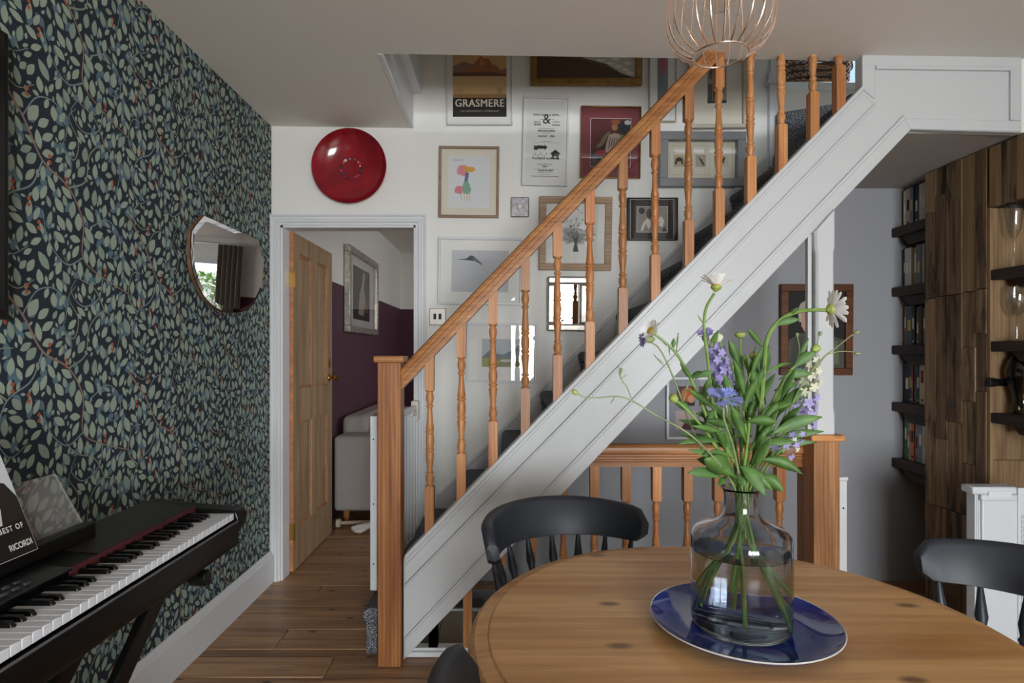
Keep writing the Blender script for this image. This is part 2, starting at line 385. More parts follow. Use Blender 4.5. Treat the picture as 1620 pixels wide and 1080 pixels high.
# ceilings
def ceil_piece(x0, x1, y0, y1, b):
    vs = [(x, y, zc(x)+h) for h in (0, .09) for x in (x0, x1) for y in (y0, y1)]
    b.add(vs, [(0,1,3,2),(4,6,7,5),(0,4,5,1),(2,3,7,6),(0,2,6,4),(1,5,7,3)])
b = MB(); ceil_piece(XL-.1, 2.75, YR-.1, 2.478, b); ceil_piece(XL-.1, -.53, 2.478, YB, b)
ceiling = struct(b.build('ceiling', ceil_paint))
MB().tube([(PX(x, y, 1).x/(PX(x, y, 1).z-EYE)*(2.532-EYE), (2.532-EYE)/(PX(x, y, 1).z-EYE), 2.5325) for x, y in ((560, 92), (577, 99), (588, 96), (597, 118), (603, 126), (611, 150), (622, 170), (632, 192))], .0022, 5).build('plaster_crack', ceil_paint, ceiling)
tr = struct(MB().box(-.54, -.515, 2.479, YB, 2.526, 2.73).box(-.54, -.47, 2.479, YB, 2.72, 2.9).build('trim_2', white_gloss, bevel=.003))
# walls and ceiling of the stairwell above
b = MB(); b.box(-.60, -.53, 2.40, YB, 2.9, 4.7); b.box(-.6, 2.75, 2.38, 2.47, 2.64, 4.7); b.box(2.75, 2.85, 2.4, 5.0, 2.2, 3.3); b.box(2.75, 2.85, 2.4, 3.9, 3.3, 4.7); b.box(2.75, 2.85, 4.8, 5.0, 3.3, 4.7); b.box(2.75, 2.85, 3.9, 4.8, 4.3, 4.7)
b.box(1.40, 1.5, YB+.1, 5.0, 2.3, 4.7)
struct(b.build('wall_upstairs', white_wall))
struct(MB().box(-.6, 2.85, 2.38, 5.0, 4.7, 4.8).build('ceiling_upstairs', ceil_paint))
struct(MB().box(1.4, 2.85, 4.5, 4.6, 2.2, 4.7).build('wall_landing', plain('pale_blue_wall_paint', '#8ea3b5', .75)))
w3 = struct(MB().box(2.72, 2.86, 3.88, 4.82, 3.27, 3.3).build('window_3', white_gloss))
MB().box(2.78, 2.82, 3.9, 4.8, 3.78, 3.82).box(2.78, 2.82, 4.33, 4.37, 3.3, 4.3).build('window_frame', white_gloss, w3)
lb = struct(MB().box(1.5, 2.75, 4.02, 4.5, 2.3, 3.055).build('wall_ledge', white_wall))
MB().box(1.5, 2.75, 3.985, 4.5, 3.055, 3.10).build('ledge_board', white_gloss, lb, bevel=.006)
tr = struct(MB().box(1.462, 1.532, YB-.03, YB+.12, 2.30, 2.78).box(1.472, 1.522, YB-.02, YB+.11, 2.78, 4.7).build('trim_3', white_gloss, bevel=.004))
MB().box(1.445, 1.55, YB-.045, YB+.13, 2.76, 2.785).box(1.455, 1.54, YB-.036, YB+.125, 2.785, 2.83).build('trim_block', white_gloss, tr, bevel=.005)
struct(MB().box(2.126, 2.62, 2.44, 2.47, 2.184, 2.6).build('wall_bulkhead', white_wall))
# skirting on the papered wall
bb = struct(MB().prism([(XL, 0), (XL+.02, 0), (XL+.02, .145), (XL+.013, .15), (XL+.013, .158), (XL+.006, .172), (XL, .174)], 'xz', YR, YB-.02).build('baseboard_left', white_gloss))
# architrave around the doorway
def archi(b, side):
    prof = [(0, .0), (0, -.012), (.012, -.012), (.016, -.02), (.03, -.02), (.034, -.014), (.046, -.014), (.05, -.024), (.058, -.024), (.058, 0)]   # from the opening outward
    H = DH
    if side == 'top':
        rows = [[(DX0-o, YB+y, H+o) for o, y in prof], [(DX1+o, YB+y, H+o) for o, y in prof]]
    else:
        s, x = (-1, DX0) if side == 'l' else (1, DX1)
        rows = [[(x+s*o, YB+y, 0) for o, y in prof], [(x+s*o, YB+y, H+o) for o, y in prof]]
    n = len(prof); b.add(rows[0]+rows[1], [(i, (i+1) % n, n+(i+1) % n, n+i) for i in range(n)]+[tuple(range(n)), tuple(range(n, 2*n))])
trim = struct(MB().box(DX0, DX0+.012, YB, YB+.1, 0, DH).box(DX1-.012, DX1, YB, YB+.1, 0, DH).box(DX0, DX1, YB, YB+.1, DH-.012, DH).build('trim_1', white_gloss))
for sd in ('l', 'r', 'top'):
    b = MB(); archi(b, sd); b.build('architrave', white_gloss, trim, sharp=.35)
# pine panelled door, folded back into the next room
door = struct(MB().box(-1.249, -1.243, 3.42, 4.16, .012, 1.968).build('door_1', door_pine))
door['label'] = 'stripped pine four panel door standing open'
hx0, hx1, y0, y1 = -1.262, -1.226, 3.412, 4.172
for a, c, z0, z1 in ((y0, y0+.105, .008, 1.972), (y1-.105, y1, .008, 1.972)): MB().box(hx0, hx1, a, c, z0, z1).build('stile', door_pine, door, bevel=.002)
for z0, z1 in ((.008, .24), (.86, 1.06), (1.86, 1.972)): MB().box(hx0+.001, hx1-.001, y0+.104, y1-.104, z0, z1).build('rail', door_pine, door, bevel=.002)
for z0, z1 in ((.24, .86), (1.06, 1.86)):
    ym = (y0+y1)/2; MB().box(hx0+.001, hx1-.001, ym-.05, ym+.05, z0-.001, z1+.001).build('muntin', door_pine, door, bevel=.002)
    for a, c in ((y0+.105, ym-.05), (ym+.05, y1-.105)):
        MB().box(-1.251, -1.2415, a, c, z0, z1).build('door_panel', door_pine, door)
        m = MB()
        for q in ((a, a+.012, z0, z1), (c-.012, c, z0, z1)): m.box(-1.2415, -1.2335, *q)
        for q in ((a, c, z0, z0+.012), (a, c, z1-.012, z1)): m.box(-1.2415, -1.2335, *q)
        m.build('panel_bead', door_edge, door, bevel=.002)
MB().box(hx0+.001, hx1-.001, y0-.0015, y0+.001, .01, 1.97).build('door_edge', door_edge, door)
Mx = Matrix.Translation((hx1, 4.11, 1.10)) @ Matrix.Rotation(PI/2, 4, 'Y')
MB().lathe([(0, .058), (.016, .057), (.025, .046), (.024, .034), (.012, .024), (.008, .012), (.009, .004), (.024, .003), (.025, 0)], M=Mx, n=20).build('door_knob', brass, door)
MB().box(hx1, hx1+.004, 4.095, 4.125, 1.17, 1.24).build('escutcheon', brass, door, bevel=.002)
for z in (.24, 1.70): MB().box(-1.258, hx1+.004, 3.403, 3.412, z-.045, z+.045).lathe([(.006, -.048), (.006, .048)], c=(hx1+.006, 3.405, z), n=10).build('hinge', brass, door)

# ---- the next room
b = MB(); D2 = 1.81; Y2 = 7.4
b.box(XL-.1, XL, YB+.1, Y2+.1, D2, 2.6); b.box(XL, .98, Y2, Y2+.1, D2, 2.6); b.box(.98, 2.2, Y2, Y2+.1, 2.25, 2.6); b.box(2.2, 2.75, Y2, Y2+.1, 0, 2.6); b.box(2.6, 2.7, YB+.1, 4.5, D2, 2.6); b.box(2.6, 2.7, 6.3, Y2, D2, 2.6); b.box(2.6, 2.7, 4.5, 6.3, 2.25, 2.6); b.box(-.5, 2.7, YB+.1, YB+.12, D2, 2.6)
struct(b.build('wall_next_room_upper', white_wall))
b = MB(); b.box(XL-.1, XL, YB+.1, Y2+.1, -.1, D2); b.box(XL, .98, Y2, Y2+.1, -.1, D2); b.box(.98, 2.2, Y2, Y2+.1, -.1, .35); b.box(2.6, 2.7, YB+.1, 4.5, -.1, D2); b.box(2.6, 2.7, 6.3, Y2, -.1, D2); b.box(2.6, 2.7, 4.5, 6.3, -.1, .95); b.box(-.5, 2.7, YB+.1, YB+.12, -.1, D2)
struct(b.build('wall_next_room_lower', purple))
struct(MB().box(XL-.1, 2.6, YB+.1, Y2+.1, 2.52, 2.6).build('ceiling_next_room', ceil_paint))
w2 = struct(MB().box(.92, 2.26, Y2-.1, Y2+.04, .31, .35).build('window_2', white_gloss))
b = MB()
for x in (1.0, 1.59, 2.18): b.box(x-.03, x+.03, Y2+.02, Y2+.07, .35, 2.25)
for z in (.37, 1.5, 2.23): b.box(.98, 2.2, Y2+.02, Y2+.07, z-.03, z+.03)
b.build('window_frame', white_gloss, w2)
for a, c in ((1.03, 1.56), (1.62, 2.15)):
    for z0, z1 in ((.4, 1.47), (1.53, 2.2)): MB().box(a, c, Y2+.04, Y2+.046, z0, z1).build('window_pane', win_glass, w2)
w4 = struct(MB().box(2.54, 2.72, 4.46, 6.34, .92, .95).build('added_window_4', white_gloss))  # unseen side window, added to let the fill lamp into the next room
b = MB()
for y in (4.52, 5.4, 6.28): b.box(2.62, 2.67, y-.03, y+.03, .95, 2.25)
for z in (.97, 2.23): b.box(2.62, 2.67, 4.5, 6.3, z-.03, z+.03)
b.build('window_frame', white_gloss, w4)
# ================================================================ curtain, garden
b = MB(); n = 60; vs = []; fs = []
for i in range(n+1):
    t = i/n; x = .74+.3*t; y = Y2-.13+.035*math.sin(t*2*PI*5)
    for z in (.02, 1.2, 2.42): vs.append((x-.01*math.sin(z*2), y, z))
for i in range(n):
    for k in (0, 1): fs.append((i*3+k, i*3+3+k, i*3+4+k, i*3+1+k))
cu = root('curtain', 'full length grey curtain beside the next room window', 'curtain', (.89, Y2-.13, 0))
c = MB().add(vs, fs).build('curtain_cloth', plain('grey_curtain_cloth', '#8d857b', .9), cu); c.modifiers.new('s', 'SOLIDIFY').thickness = .004
MB().tube([(.62, Y2-.13, 2.43), (2.4, Y2-.13, 2.43)], .012).build('curtain_pole', steel, cu)
grass = struct(MB().box(-12, 14, Y2+.1, 26, -.3, -.15).build('ground', plain('garden_gravel', '#b8b0a0', .9, noise=.2)))
def bush(label, loc, R, H, n, cols, seed, name='garden_shrub'):
    r = root(name, label, 'shrub', loc); rg = random.Random(seed); b = MB()
    for k in range(n):
        u = rg.uniform(0, 2*PI); w = rg.uniform(-.2, 1); q = rg.uniform(.75, 1); h = math.sqrt(max(0, 1-w*w))
        p = Vector(loc)+Vector((R*q*h*math.cos(u), R*q*h*math.sin(u), H*.45+H*.5*q*w)); a = Vector((rg.gauss(0,1), rg.gauss(0,1), rg.gauss(0,1))).normalized()
        s = a.cross(Vector((rg.gauss(0,1), rg.gauss(0,1), 1))).normalized(); L = rg.uniform(.05, .09)
        b.add([p-a*L, p+s*L*.4, p+a*L, p-s*L*.4], [(0,1,2,3)], 0 if rg.random() < .55 else 1)
    b.build('foliage', [pc(c) for c in cols], r, kind='stuff')
    MB().lathe([(.05, 0), (.04, H*.4), (.02, H*.8)], c=loc, n=8).build('stem', pc('#4a3a2a'), r)
bush('green shrub full of white blossom outside the next room window', (1.75, 8.95, -.15), .95, 2.55, 4200, ('#d9d8c8', '#5f8438'), 1)
bush('leafy green shrub in the garden beside the blossom shrub', (4.6, 10.2, -.15), .8, 1.5, 1800, ('#5f8a3c', '#88a860'), 2)
gw = tag(MB().box(-4, 8, 12.4, 12.6, -.15, 2.6).build('garden_wall', plain('pale_render', '#cfcac2', .9, noise=.1)), 'pale rendered garden wall behind the shrubs', 'wall')

# ================================================================ STAIRCASE
SY = 2.435                                # face of the outer string
stair = root('staircase', 'white and pine staircase with grey carpet and turned balusters', 'staircase', (-.47, 2.44, 0))
outline = [(-.42, .012), (1.667, 2.194), (2.125, 2.182), (2.125, 2.495), (1.466, 2.502), (1.466, 2.36), (-.42, .428)]
st = MB().prism(outline, 'xz', SY, SY+.036).build('outer_string', string_paint, stair)
def band(pts, y0, y1, name='string_moulding'): return MB().prism(pts, 'xz', y0, y1).build(name, string_paint, st, bevel=.003)
def zt(x): return .428+1.0244*(x+.42)
def zb(x): return .012+1.0455*(x+.42)
xa, xe = -.415, 1.466
band([(xa, zt(xa)-.012), (xe, zt(xe)-.012), (xe, zt(xe)+.012), (xa, zt(xa)+.012)], SY-.014, SY+.05, 'string_cap')
band([(xa, zt(xa)-.032), (xe, zt(xe)-.032), (xe, zt(xe)-.012), (xa, zt(xa)-.012)], SY-.008, SY)
band([(xa, zt(xa)-.108), (xe+.05, zt(xe)-.062), (xe, zt(xe)-.02), (xa, zt(xa)-.032)], SY-.006, SY)
band([(xa, zt(xa)-.124), (xe+.058, zt(xe)-.070), (xe+.05, zt(xe)-.060), (xa, zt(xa)-.110)], SY-.012, SY)
band([(xa, zb(xa)+.001), (1.667, 2.194), (1.64, 2.24), (xa, zb(xa)+.075)], SY-.006, SY)
band([(xa, zb(xa)+.075), (1.645, 2.24), (1.635, 2.252), (xa, zb(xa)+.09)], SY-.011, SY)
band([(1.667, 2.194), (2.12, 2.184), (2.12, 2.228), (1.64, 2.24)], SY-.006, SY)
band([(1.466, 2.455), (2.12, 2.448), (2.12, 2.493), (1.466, 2.50)], SY-.006, SY)
band([(1.52, 2.44), (2.085, 2.432), (2.085, 2.449), (1.52, 2.456)], SY-.012, SY)
band([(1.466, 2.36), (1.52, 2.318), (1.52, 2.456), (1.466, 2.456)], SY-.006, SY)
band([(2.085, 2.229), (2.12, 2.229), (2.12, 2.449), (2.085, 2.449)], SY-.006, SY)
band([(2.072, 2.229), (2.085, 2.229), (2.085, 2.436), (2.072, 2.436)], SY-.012, SY)
MB().box(1.466, 1.50, SY+.036, 2.48, 2.36, 2.56).build('string_end', string_paint, stair)
# steps (carpeted), wall string, soffit
def stepx(k): return -.442+.2105*(k-2) if k > 1 else -.606
def stepz(k): return .41+.2178*(k-2)
for k in range(1, 11):
    x, z = stepx(k), stepz(k); r = .03; b = MB()
    prof = [(x+r, z)]+[(x+r-r*math.sin(t*PI/6), z-r+r*math.cos(t*PI/6)) for t in range(1, 7)]+[(x+.004, z-2*r), (x+.014, z-2*r-.012), (x+.016, z-.2178 if k > 1 else 0), (x+.06, z-.2178 if k > 1 else 0), (x+.06, z-.045), (x+.255, z-.045), (x+.255, z)]
    b.prism(prof, 'xz', 2.508 if k == 1 else SY+.036, YB-.024); b.build('step', carpet, stair)
MB().prism([(1.47, 3.262), (1.44, SY+.036), (2.6, SY+.036), (2.6, 3.27)], 'xy', 2.20, 2.37).build('winder_step', carpet, stair, bevel=.025, seg=3)
MB().prism([(1.488, 3.235), (2.6, 2.72), (2.74, 4.02), (1.545, 4.02), (1.545, 3.262), (1.488, 3.262)], 'xy', 2.371, 2.59).build('winder_step', carpet, stair, bevel=.03, seg=3)
lo, hi = -.38, 1.46
ws = MB().prism([(lo, stepz(2)-.35+(lo+.40)), (lo, stepz(2)+.03+(lo+.40)*1.034), (hi, stepz(2)+.03+(hi+.40)*1.034), (hi, stepz(2)-.35+(hi+.40))], 'xz', YB-.024, YB).build('wall_string', white_gloss, stair)
MB().prism([(lo, stepz(2)+.03+(lo+.40)*1.034), (lo, stepz(2)+.052+(lo+.40)*1.034), (hi, stepz(2)+.052+(hi+.40)*1.034), (hi, stepz(2)+.03+(hi+.40)*1.034)], 'xz', YB-.034, YB).build('string_cap', white_gloss, ws, bevel=.005)
soff = MB(); x0, x1 = -.40, 1.667
soff.add([(x0, SY+.03, zb(x0)+.03), (x1, SY+.03, 2.205), (x1, YB, 2.205), (x0, YB, zb(x0)+.03)], [(0,1,2,3)])
soff.box(x1, 2.62, SY+.03, YB, 2.19, 2.205)
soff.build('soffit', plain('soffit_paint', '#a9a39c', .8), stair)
# newel post and cap
NY0, NY1 = 2.397, 2.490
nw = MB().box(-.520, -.4265, NY0, NY1, 0, 1.236).build('newel_post', newel_pine, stair, bevel=.003)
MB().box(-.535, -.4115, NY0-.014, NY1+.014, 1.236, 1.262).build('newel_cap', pine_x, nw, bevel=.006, seg=3)
# handrail: moulded section run up the slope
sl = 1.04; HY = 2.445
sec = [(-.033, .016), (-.036, .028), (-.033, .042), (-.020, .052), (0, .055), (.020, .052), (.033, .042), (.036, .028), (.033, .016), (.024, .011), (.024, .004), (.029, .001), (.029, -.008), (.023, -.012), (.023, -.018), (.027, -.020), (.027, -.040), (-.027, -.040), (-.027, -.020), (-.023, -.018), (-.023, -.012), (-.029, -.008), (-.029, .001), (-.024, .004), (-.024, .011)]
def rail(path, parent, m, name='handrail', vscale=1.0):
    b = MB(); n = len(sec); vs = []
    for x, z in path: vs += [(x, HY+sy, z+sz*vscale) for sy, sz in sec]
    fs = [(i*n+k, i*n+(k+1) % n, (i+1)*n+(k+1) % n, (i+1)*n+k) for i in range(len(path)-1) for k in range(n)]+[tuple(range(n)), tuple((len(path)-1)*n+k for k in range(n))]
    return b.add(vs, fs).build(name, m, parent, sharp=.5)
rz0 = 1.165; rx0 = -.427
def zrail(x): return rz0+sl*(x-rx0)
rail([(rx0, rz0), (1.0, zrail(1.0))], stair, pine_d)
def baluster(x, z0, z1, y, topz, parent, m, hb, ht):     # square blocks at both ends and a turned middle
    w = .0185; b = MB()
    zt_ = z1-ht; zb_ = z0+hb
    b.prism([(x-w, z0-.02), (x+w, z0+.02), (x+w, zb_), (x-w, zb_)] if topz else [(x-w, z0), (x+w, z0), (x+w, zb_), (x-w, zb_)], 'xz', y-w, y+w)
    b.prism([(x-w, zt_), (x+w, zt_), (x+w, z1+(.02 if topz else 0)), (x-w, z1-(.02 if topz else 0))], 'xz', y-w, y+w)
    L = zt_-zb_
    pr = [(.0, 1.0), (.012, .98), (.02, .64), (.035, .70), (.07, .93), (.105, .88), (.118, .60), (.126, .62), (.134, .86), (.146, .86), (.154, .58), (.17, .58), (.27, .80), (.335, .97), (.35, .72), (.358, .72), (.37, .98), (.384, .98), (.394, .74), (.42, .86), (.47, .97), (.52, .86), (.545, .72), (.556, .98), (.57, .98), (.582, .72), (.595, .95), (.66, .74), (.80, .56), (.815, .56), (.826, .86), (.838, .86), (.848, .58), (.87, .72), (.91, .92), (.95, .82), (.978, .64), (.988, .98), (1, 1.0)]
    b.lathe([(w*.98*r, zb_+t*L) for t, r in pr], c=(x, y, 0), n=12)
    return b.build('baluster', m, parent, sharp=.9)
bx = [(p-800)/382.5 for p in (680, 730, 780, 831, 882, 933, 985, 1036, 1089, 1137, 1187, 1236, 1286, 1327)]
for x in bx:
    z0 = zt(x)+.012; z1 = zrail(x)-.036
    baluster(x, z0, z1, HY, True, stair, pine_y, .175, .125)
# ---- balustrade round the basement stair, with its own newel and the white post above it
bal = root('landing_balustrade', 'low pine balustrade with turned spindles beneath the staircase', 'balustrade', (.5, 2.445, 0))
nx0, nx1 = 1.246, 1.350; ny0, ny1 = 2.388, 2.53
n2 = MB().box(nx0, nx1, ny0, ny1, 0, .918).build('newel_post', newel_dark, bal, bevel=.003)
MB().box(nx0-.016, nx1+.016, ny0-.014, ny1+.014, .918, .944).build('newel_cap', pine_x, n2, bevel=.006, seg=3)
HYs = HY; HY = 2.508
rail([(.2, .836), (nx0, .836)], bal, pine_x)
HY = HYs
MB().box(-.42, nx0, 2.474, 2.542, 0, .022).box(-.42, nx0, 2.486, 2.53, .022, .034).build('base_rail', white_gloss, bal, bevel=.003)
for px in (686, 740, 793, 842, 891, 940, 990, 1038, 1087, 1135, 1184, 1233):
    x = (px-800)/372.8
    baluster(x, .034, min(.80, zb(x)+.02), 2.508, False, bal, pine_y, .17 if x > 0 else .12, .15)
post = root('white_post', 'white chamfered wooden post between the pine newel and staircase', 'post', (1.305, 2.44, .944))
px0, px1 = 1.264, 1.338; ch = .008
b = MB()
def oct_(w, z): c = (px0+px1)/2; return [(c+sx*a, 2.44+sy*d, z) for sx, sy, a, d in ((-1,-1,w,.037-ch),(-1,-1,w-ch,.037),(1,-1,w-ch,.037),(1,-1,w,.037-ch),(1,1,w,.037-ch),(1,1,w-ch,.037),(-1,1,w-ch,.037),(-1,1,w,.037-ch))]
lv = [(.042, .944), (.042, 1.02), (.037, 1.05), (.037, 1.68), (.042, 1.71)]
vs = []
for w, z in lv: vs += oct_(w, z)
zl, zr = zb(px0-.003)+.004, zb(px1+.003)+.004
c = (px0+px1)/2; top = oct_(.042, 0); vs += [(x, y, zl+(x-px0)/(px1-px0)*(zr-zl)) for x, y, z in top]
fs = [(i*8+k, i*8+(k+1) % 8, i*8+8+(k+1) % 8, i*8+8+k) for i in range(len(lv)) for k in range(8)]+[tuple(range(8)), tuple(len(lv)*8+k for k in range(8))]
b.add(vs, fs).build('post_shaft', string_paint, post, sharp=.3)
MB().box(px0-.022, px0-.006, 2.43, 2.45, .944, zb(px0)-.01).build('cover_strip', string_paint, post)
# stair gates
gate = root('stair_gate', 'white barred safety gate across the foot of the stairs', 'stair gate', (-.56, 2.9, .24))
ga, gb = Vector((-.572, 2.56, 0)), Vector((-.495, 3.285, 0)); gd = (gb-ga).normalized(); gs = Vector((gd.y, -gd.x, 0))
def gbox(b, t0, t1, w0, w1, z0, z1):
    L = (gb-ga).length; M = Matrix((( gs.x, gd.x, 0, ga.x), (gs.y, gd.y, 0, ga.y), (0, 0, 1, 0), (0, 0, 0, 1)))
    b.box(w0, w1, t0*L, t1*L, z0, z1, M=M)
g = MB(); gbox(g, 0, .035, -.016, .014, .245, 1.0); g.build('gate_stile', white_gloss, gate, bevel=.003)
g = MB()
for z in (.36, .62, .90): gbox(g, -.001, .0, -.004, .002, z-.003, z+.003)
g.build('screw', ink, gate)
for z0, z1 in ((.25, .285), (.95, .985)): g = MB(); gbox(g, .03, 1, -.012, .012, z0, z1); g.build('gate_rail', white_gloss, gate, bevel=.003)
for k in range(11):
    g = MB(); p = ga+(gb-ga)*(.09+k*.083); g.tube([(p.x, p.y, .28), (p.x, p.y, .955)], .009, 8); g.build('gate_bar', white_gloss, gate)
g = MB(); gbox(g, .93, 1.0, -.02, .02, .90, 1.01); gbox(g, .80, .93, -.016, .016, .93, .965); gbox(g, .94, .99, -.018, .018, .245, .32); g.build('latch', plain('cream_plastic', '#d8d4c8', .45), gate, bevel=.006)
gp = root('gate_wall_post', 'narrow white gate upright behind the pine newel, fixed with screws', 'gate post', (1.41, 2.50, 0))
MB().box(1.408, 1.440, 2.492, 2.525, 0, .735).build('upright', white_gloss, gp, bevel=.003)
MB().box(1.404, 1.444, 2.488, 2.529, .735, .752).build('post_cap', white_gloss, gp, bevel=.004)
MB().lathe([(.004, 0), (.003, .003), (0, .003)], M=Matrix.Translation((1.424, 2.492, .62)) @ Matrix.Rotation(PI/2, 4, 'X'), n=8).build('screw', ink, gp)

# ================================================================ PICTURES
class Pic:
    """frame bars, mount, flat artwork and glass, in the picture's own coordinates (x right, y into the wall, z up)"""
    def __init__(s, name, label, px, fw, fd, fm, mount=None, mw=0.0, mw2=None, art='#888888', roll=0, tilt=.8, glass=True, h=None, plane=YB-.004, w_off=0, cat='picture', bev=.003):
        x0, y0, x1, y1 = px; sc = plane/F
        X0, X1 = (x0-800)*sc, (x1-800)*sc; Z1, Z0 = EYE-(y0-556)*sc, EYE-(y1-556)*sc
        if h: Z1 = Z0+h
        s.w, s.h = X1-X0, Z1-Z0; s.fd = fd
        s.r = lroot(name, label, cat, ((X0+X1)/2, plane-.002, Z0), (math.radians(tilt), math.radians(roll), 0))
        w, hh = s.w/2, s.h
        s.frame = MB()
        for q in ((-w, w, -fd, 0, 0, fw), (-w, w, -fd, 0, hh-fw, hh), (-w, -w+fw, -fd, 0, fw, hh-fw), (w-fw, w, -fd, 0, fw, hh-fw)): s.frame.box(*q)
        s.fo = s.frame.build('frame', fm, s.r, bevel=bev)
        MB().box(-w+fw*.6, w-fw*.6, -.006, -.001, fw*.6, hh-fw*.6).build('backing_board', mount or cream, s.r)
        m2 = mw if mw2 is None else mw2
        s.x0, s.x1, s.z0, s.z1 = -w+fw+mw, w-fw-mw, fw+m2, hh-fw-m2
        s.y = -.0065; s.art = None
        s.art = s.poly([(0,0),(1,0),(1,1),(0,1)], art, 'artwork')
        if mount and mw > 0:
            t = .0018; b = MB()
            for a, c, e, f in ((s.x0-t, s.x1+t, s.z0-t, s.z0), (s.x0-t, s.x1+t, s.z1, s.z1+t), (s.x0-t, s.x0, s.z0, s.z1), (s.x1, s.x1+t, s.z0, s.z1)): b.box(a, c, -.0085, -.006, e, f)
            b.build('mount_bevel', paper, s.r)
        if glass: MB().box(-w+fw*.7, w-fw*.7, -fd*.75-.001, -fd*.75, fw*.7, hh-fw*.7).build('glass', glass_pane, s.r)
    def poly(s, uv, col, name='print_shape'):
        s.y -= .00025; m = pc(col) if isinstance(col, str) else col
        return MB().add([(s.x0+(s.x1-s.x0)*u, s.y, s.z0+(s.z1-s.z0)*v) for u, v in uv], [tuple(range(len(uv)))]).build(name, m, s.art or s.r)
    def blob(s, u, v, ru, rv, col, n=12, rot=0, jit=0, seed=1):
        rg = random.Random(seed); pts = []
        for k in range(n):
            a = 2*PI*k/n; q = 1+jit*rg.uniform(-1, 1); cu, cv = ru*math.cos(a)*q, rv*math.sin(a)*q
            pts.append((u+cu*math.cos(rot)-cv*math.sin(rot), v+cu*math.sin(rot)+cv*math.cos(rot)))
        return s.poly(pts, col)
    def multi(s, polys, col):
        s.y -= .00025; b = MB()
        for uv in polys: b.add([(s.x0+(s.x1-s.x0)*u, s.y, s.z0+(s.z1-s.z0)*v) for u, v in uv], [tuple(range(len(uv)))])
        return b.build('print_shape', pc(col) if isinstance(col, str) else col, s.art)
    def bars(s, rects, col): return s.multi([[(a, b), (c, b), (c, d), (a, d)] for a, b, c, d in rects], col)
    def words(s, body, u, v, size, col, bold=0, sx=1, shear=0, spacing=1):
        s.y -= .00025
        return text(body, size, pc(col), s.art or s.r, (s.x0+(s.x1-s.x0)*u, s.y, s.z0+(s.z1-s.z0)*v), (PI/2, 0, 0), bold=bold, sx=sx, shear=shear, spacing=spacing)
WF = white_gloss
# travel poster
p = Pic('framed_poster', 'white framed lakeland poster with GRASMERE in cream capitals', (707, 80, 811, 199), .008, .02, WF, paper, .026, .038, '#d2a96a', h=.545, tilt=0)
p.poly([(0,0),(1,0),(1,.235),(0,.235)], '#1e1918'); p.poly([(0,.235),(1,.235),(1,.28),(0,.28)], '#a97f4a'); p.poly([(0,.28),(1,.28),(1,.50),(0,.50)], '#d5b27c')
p.poly([(0,.50),(1,.50),(1,.60),(.88,.58),(.8,.64),(.5,.62),(.2,.68),(0,.62)], '#8d6a58'); p.poly([(0,.50),(1,.50),(1,.53),(.85,.58),(.72,.66),(.66,.72),(.58,.71),(.52,.75),(.46,.71),(.40,.66),(.32,.60),(.15,.56),(0,.56)], '#a5602f'); p.poly([(0,.50),(1,.50),(1,.52),(.7,.56),(.4,.55),(0,.54)], '#6e4327')
p.poly([(.55,.60),(.6,.66),(.52,.72),(.5,.66)], '#c07c3c')
p.bars([(x, .28, x+.008, .28+h) for x, h in ((.05,.05),(.09,.07),(.13,.06),(.17,.09),(.84,.1),(.88,.07),(.91,.09),(.86,.06))], '#8a6a3c')
for du in (-.004, .004): p.words('GRASMERE', .5+du, .098, .060, '#e6dcc8', sx=.90, spacing=1.07)
p.words('THE LAKE DISTRICT, CUMBERLAND', .5, .055, .0135, '#b5aa98')
# sea painting
p = Pic('framed_seascape', 'wide gilt framed seascape of brown sand and white foam', (839, 60, 1014, 137), .034, .035, gold, None, 0, 0, '#4e3a26', h=.36, glass=False, tilt=2)
p.poly([(0, .45), (.3, .42), (.6, .30), (.85, .12), (1, .05), (1, 1), (0, 1)], '#5d4a36'); p.poly([(.45, .42), (.7, .30), (.86, .12), (.97, .05), (1, .05), (1, .5), (.8, .48)], '#b9b3a6'); p.poly([(.5,.5),(1,.4),(1,1),(0,1),(0,.62)], '#4d5a5a')
p.multi([[(x, y), (x+.06, y-.03), (x+.1, y+.01), (x+.03, y+.04)] for x, y in ((.6,.36),(.7,.3),(.78,.24),(.85,.18),(.9,.12),(.75,.38),(.88,.3))], '#d8d3c8')
# typographic wedding print
p = Pic('framed_typographic_print', 'tall white framed print of black typography and a small house', (825, 155, 897, 295), .010, .02, WF, paper, .008, .008, '#dcdad5', roll=1.3, tilt=.5)
for body, v, sz, sh in (('once upon a time...', .805, .021, .2), ('&', .685, .075, 0), ('August  18th', .545, .019, .25), ('husband and wife', .275, .0225, 0), ('happily ever after', .135, .0125, .2)): p.words(body, .52, v, sz, '#1c1a1a', bold=.0004, shear=sh, sx=.95)
rg = random.Random(4); R_ = []
for v, u0, u1, hh in ((.765,.35,.7,.006),(.735,.2,.36,.008),(.72,.2,.36,.008),(.695,.2,.38,.014),(.735,.68,.84,.008),(.695,.66,.86,.014),(.655,.32,.72,.005),(.62,.3,.74,.018),(.60,.42,.62,.006),(.50,.4,.66,.004),(.485,.18,.86,.003),(.30,.36,.66,.006),(.225,.3,.7,.006),(.21,.34,.66,.004),(.19,.44,.56,.014),(.16,.25,.75,.007),(.118,.3,.7,.005),(.10,.34,.62,.004),(.075,.16,.86,.009)):
    u = u0
    while u < u1:
        w = rg.uniform(.012, .03); R_.append((u, v, min(u+w, u1), v+hh)); u += w+rg.uniform(.006, .012)
p.bars(R_, '#2a2828')
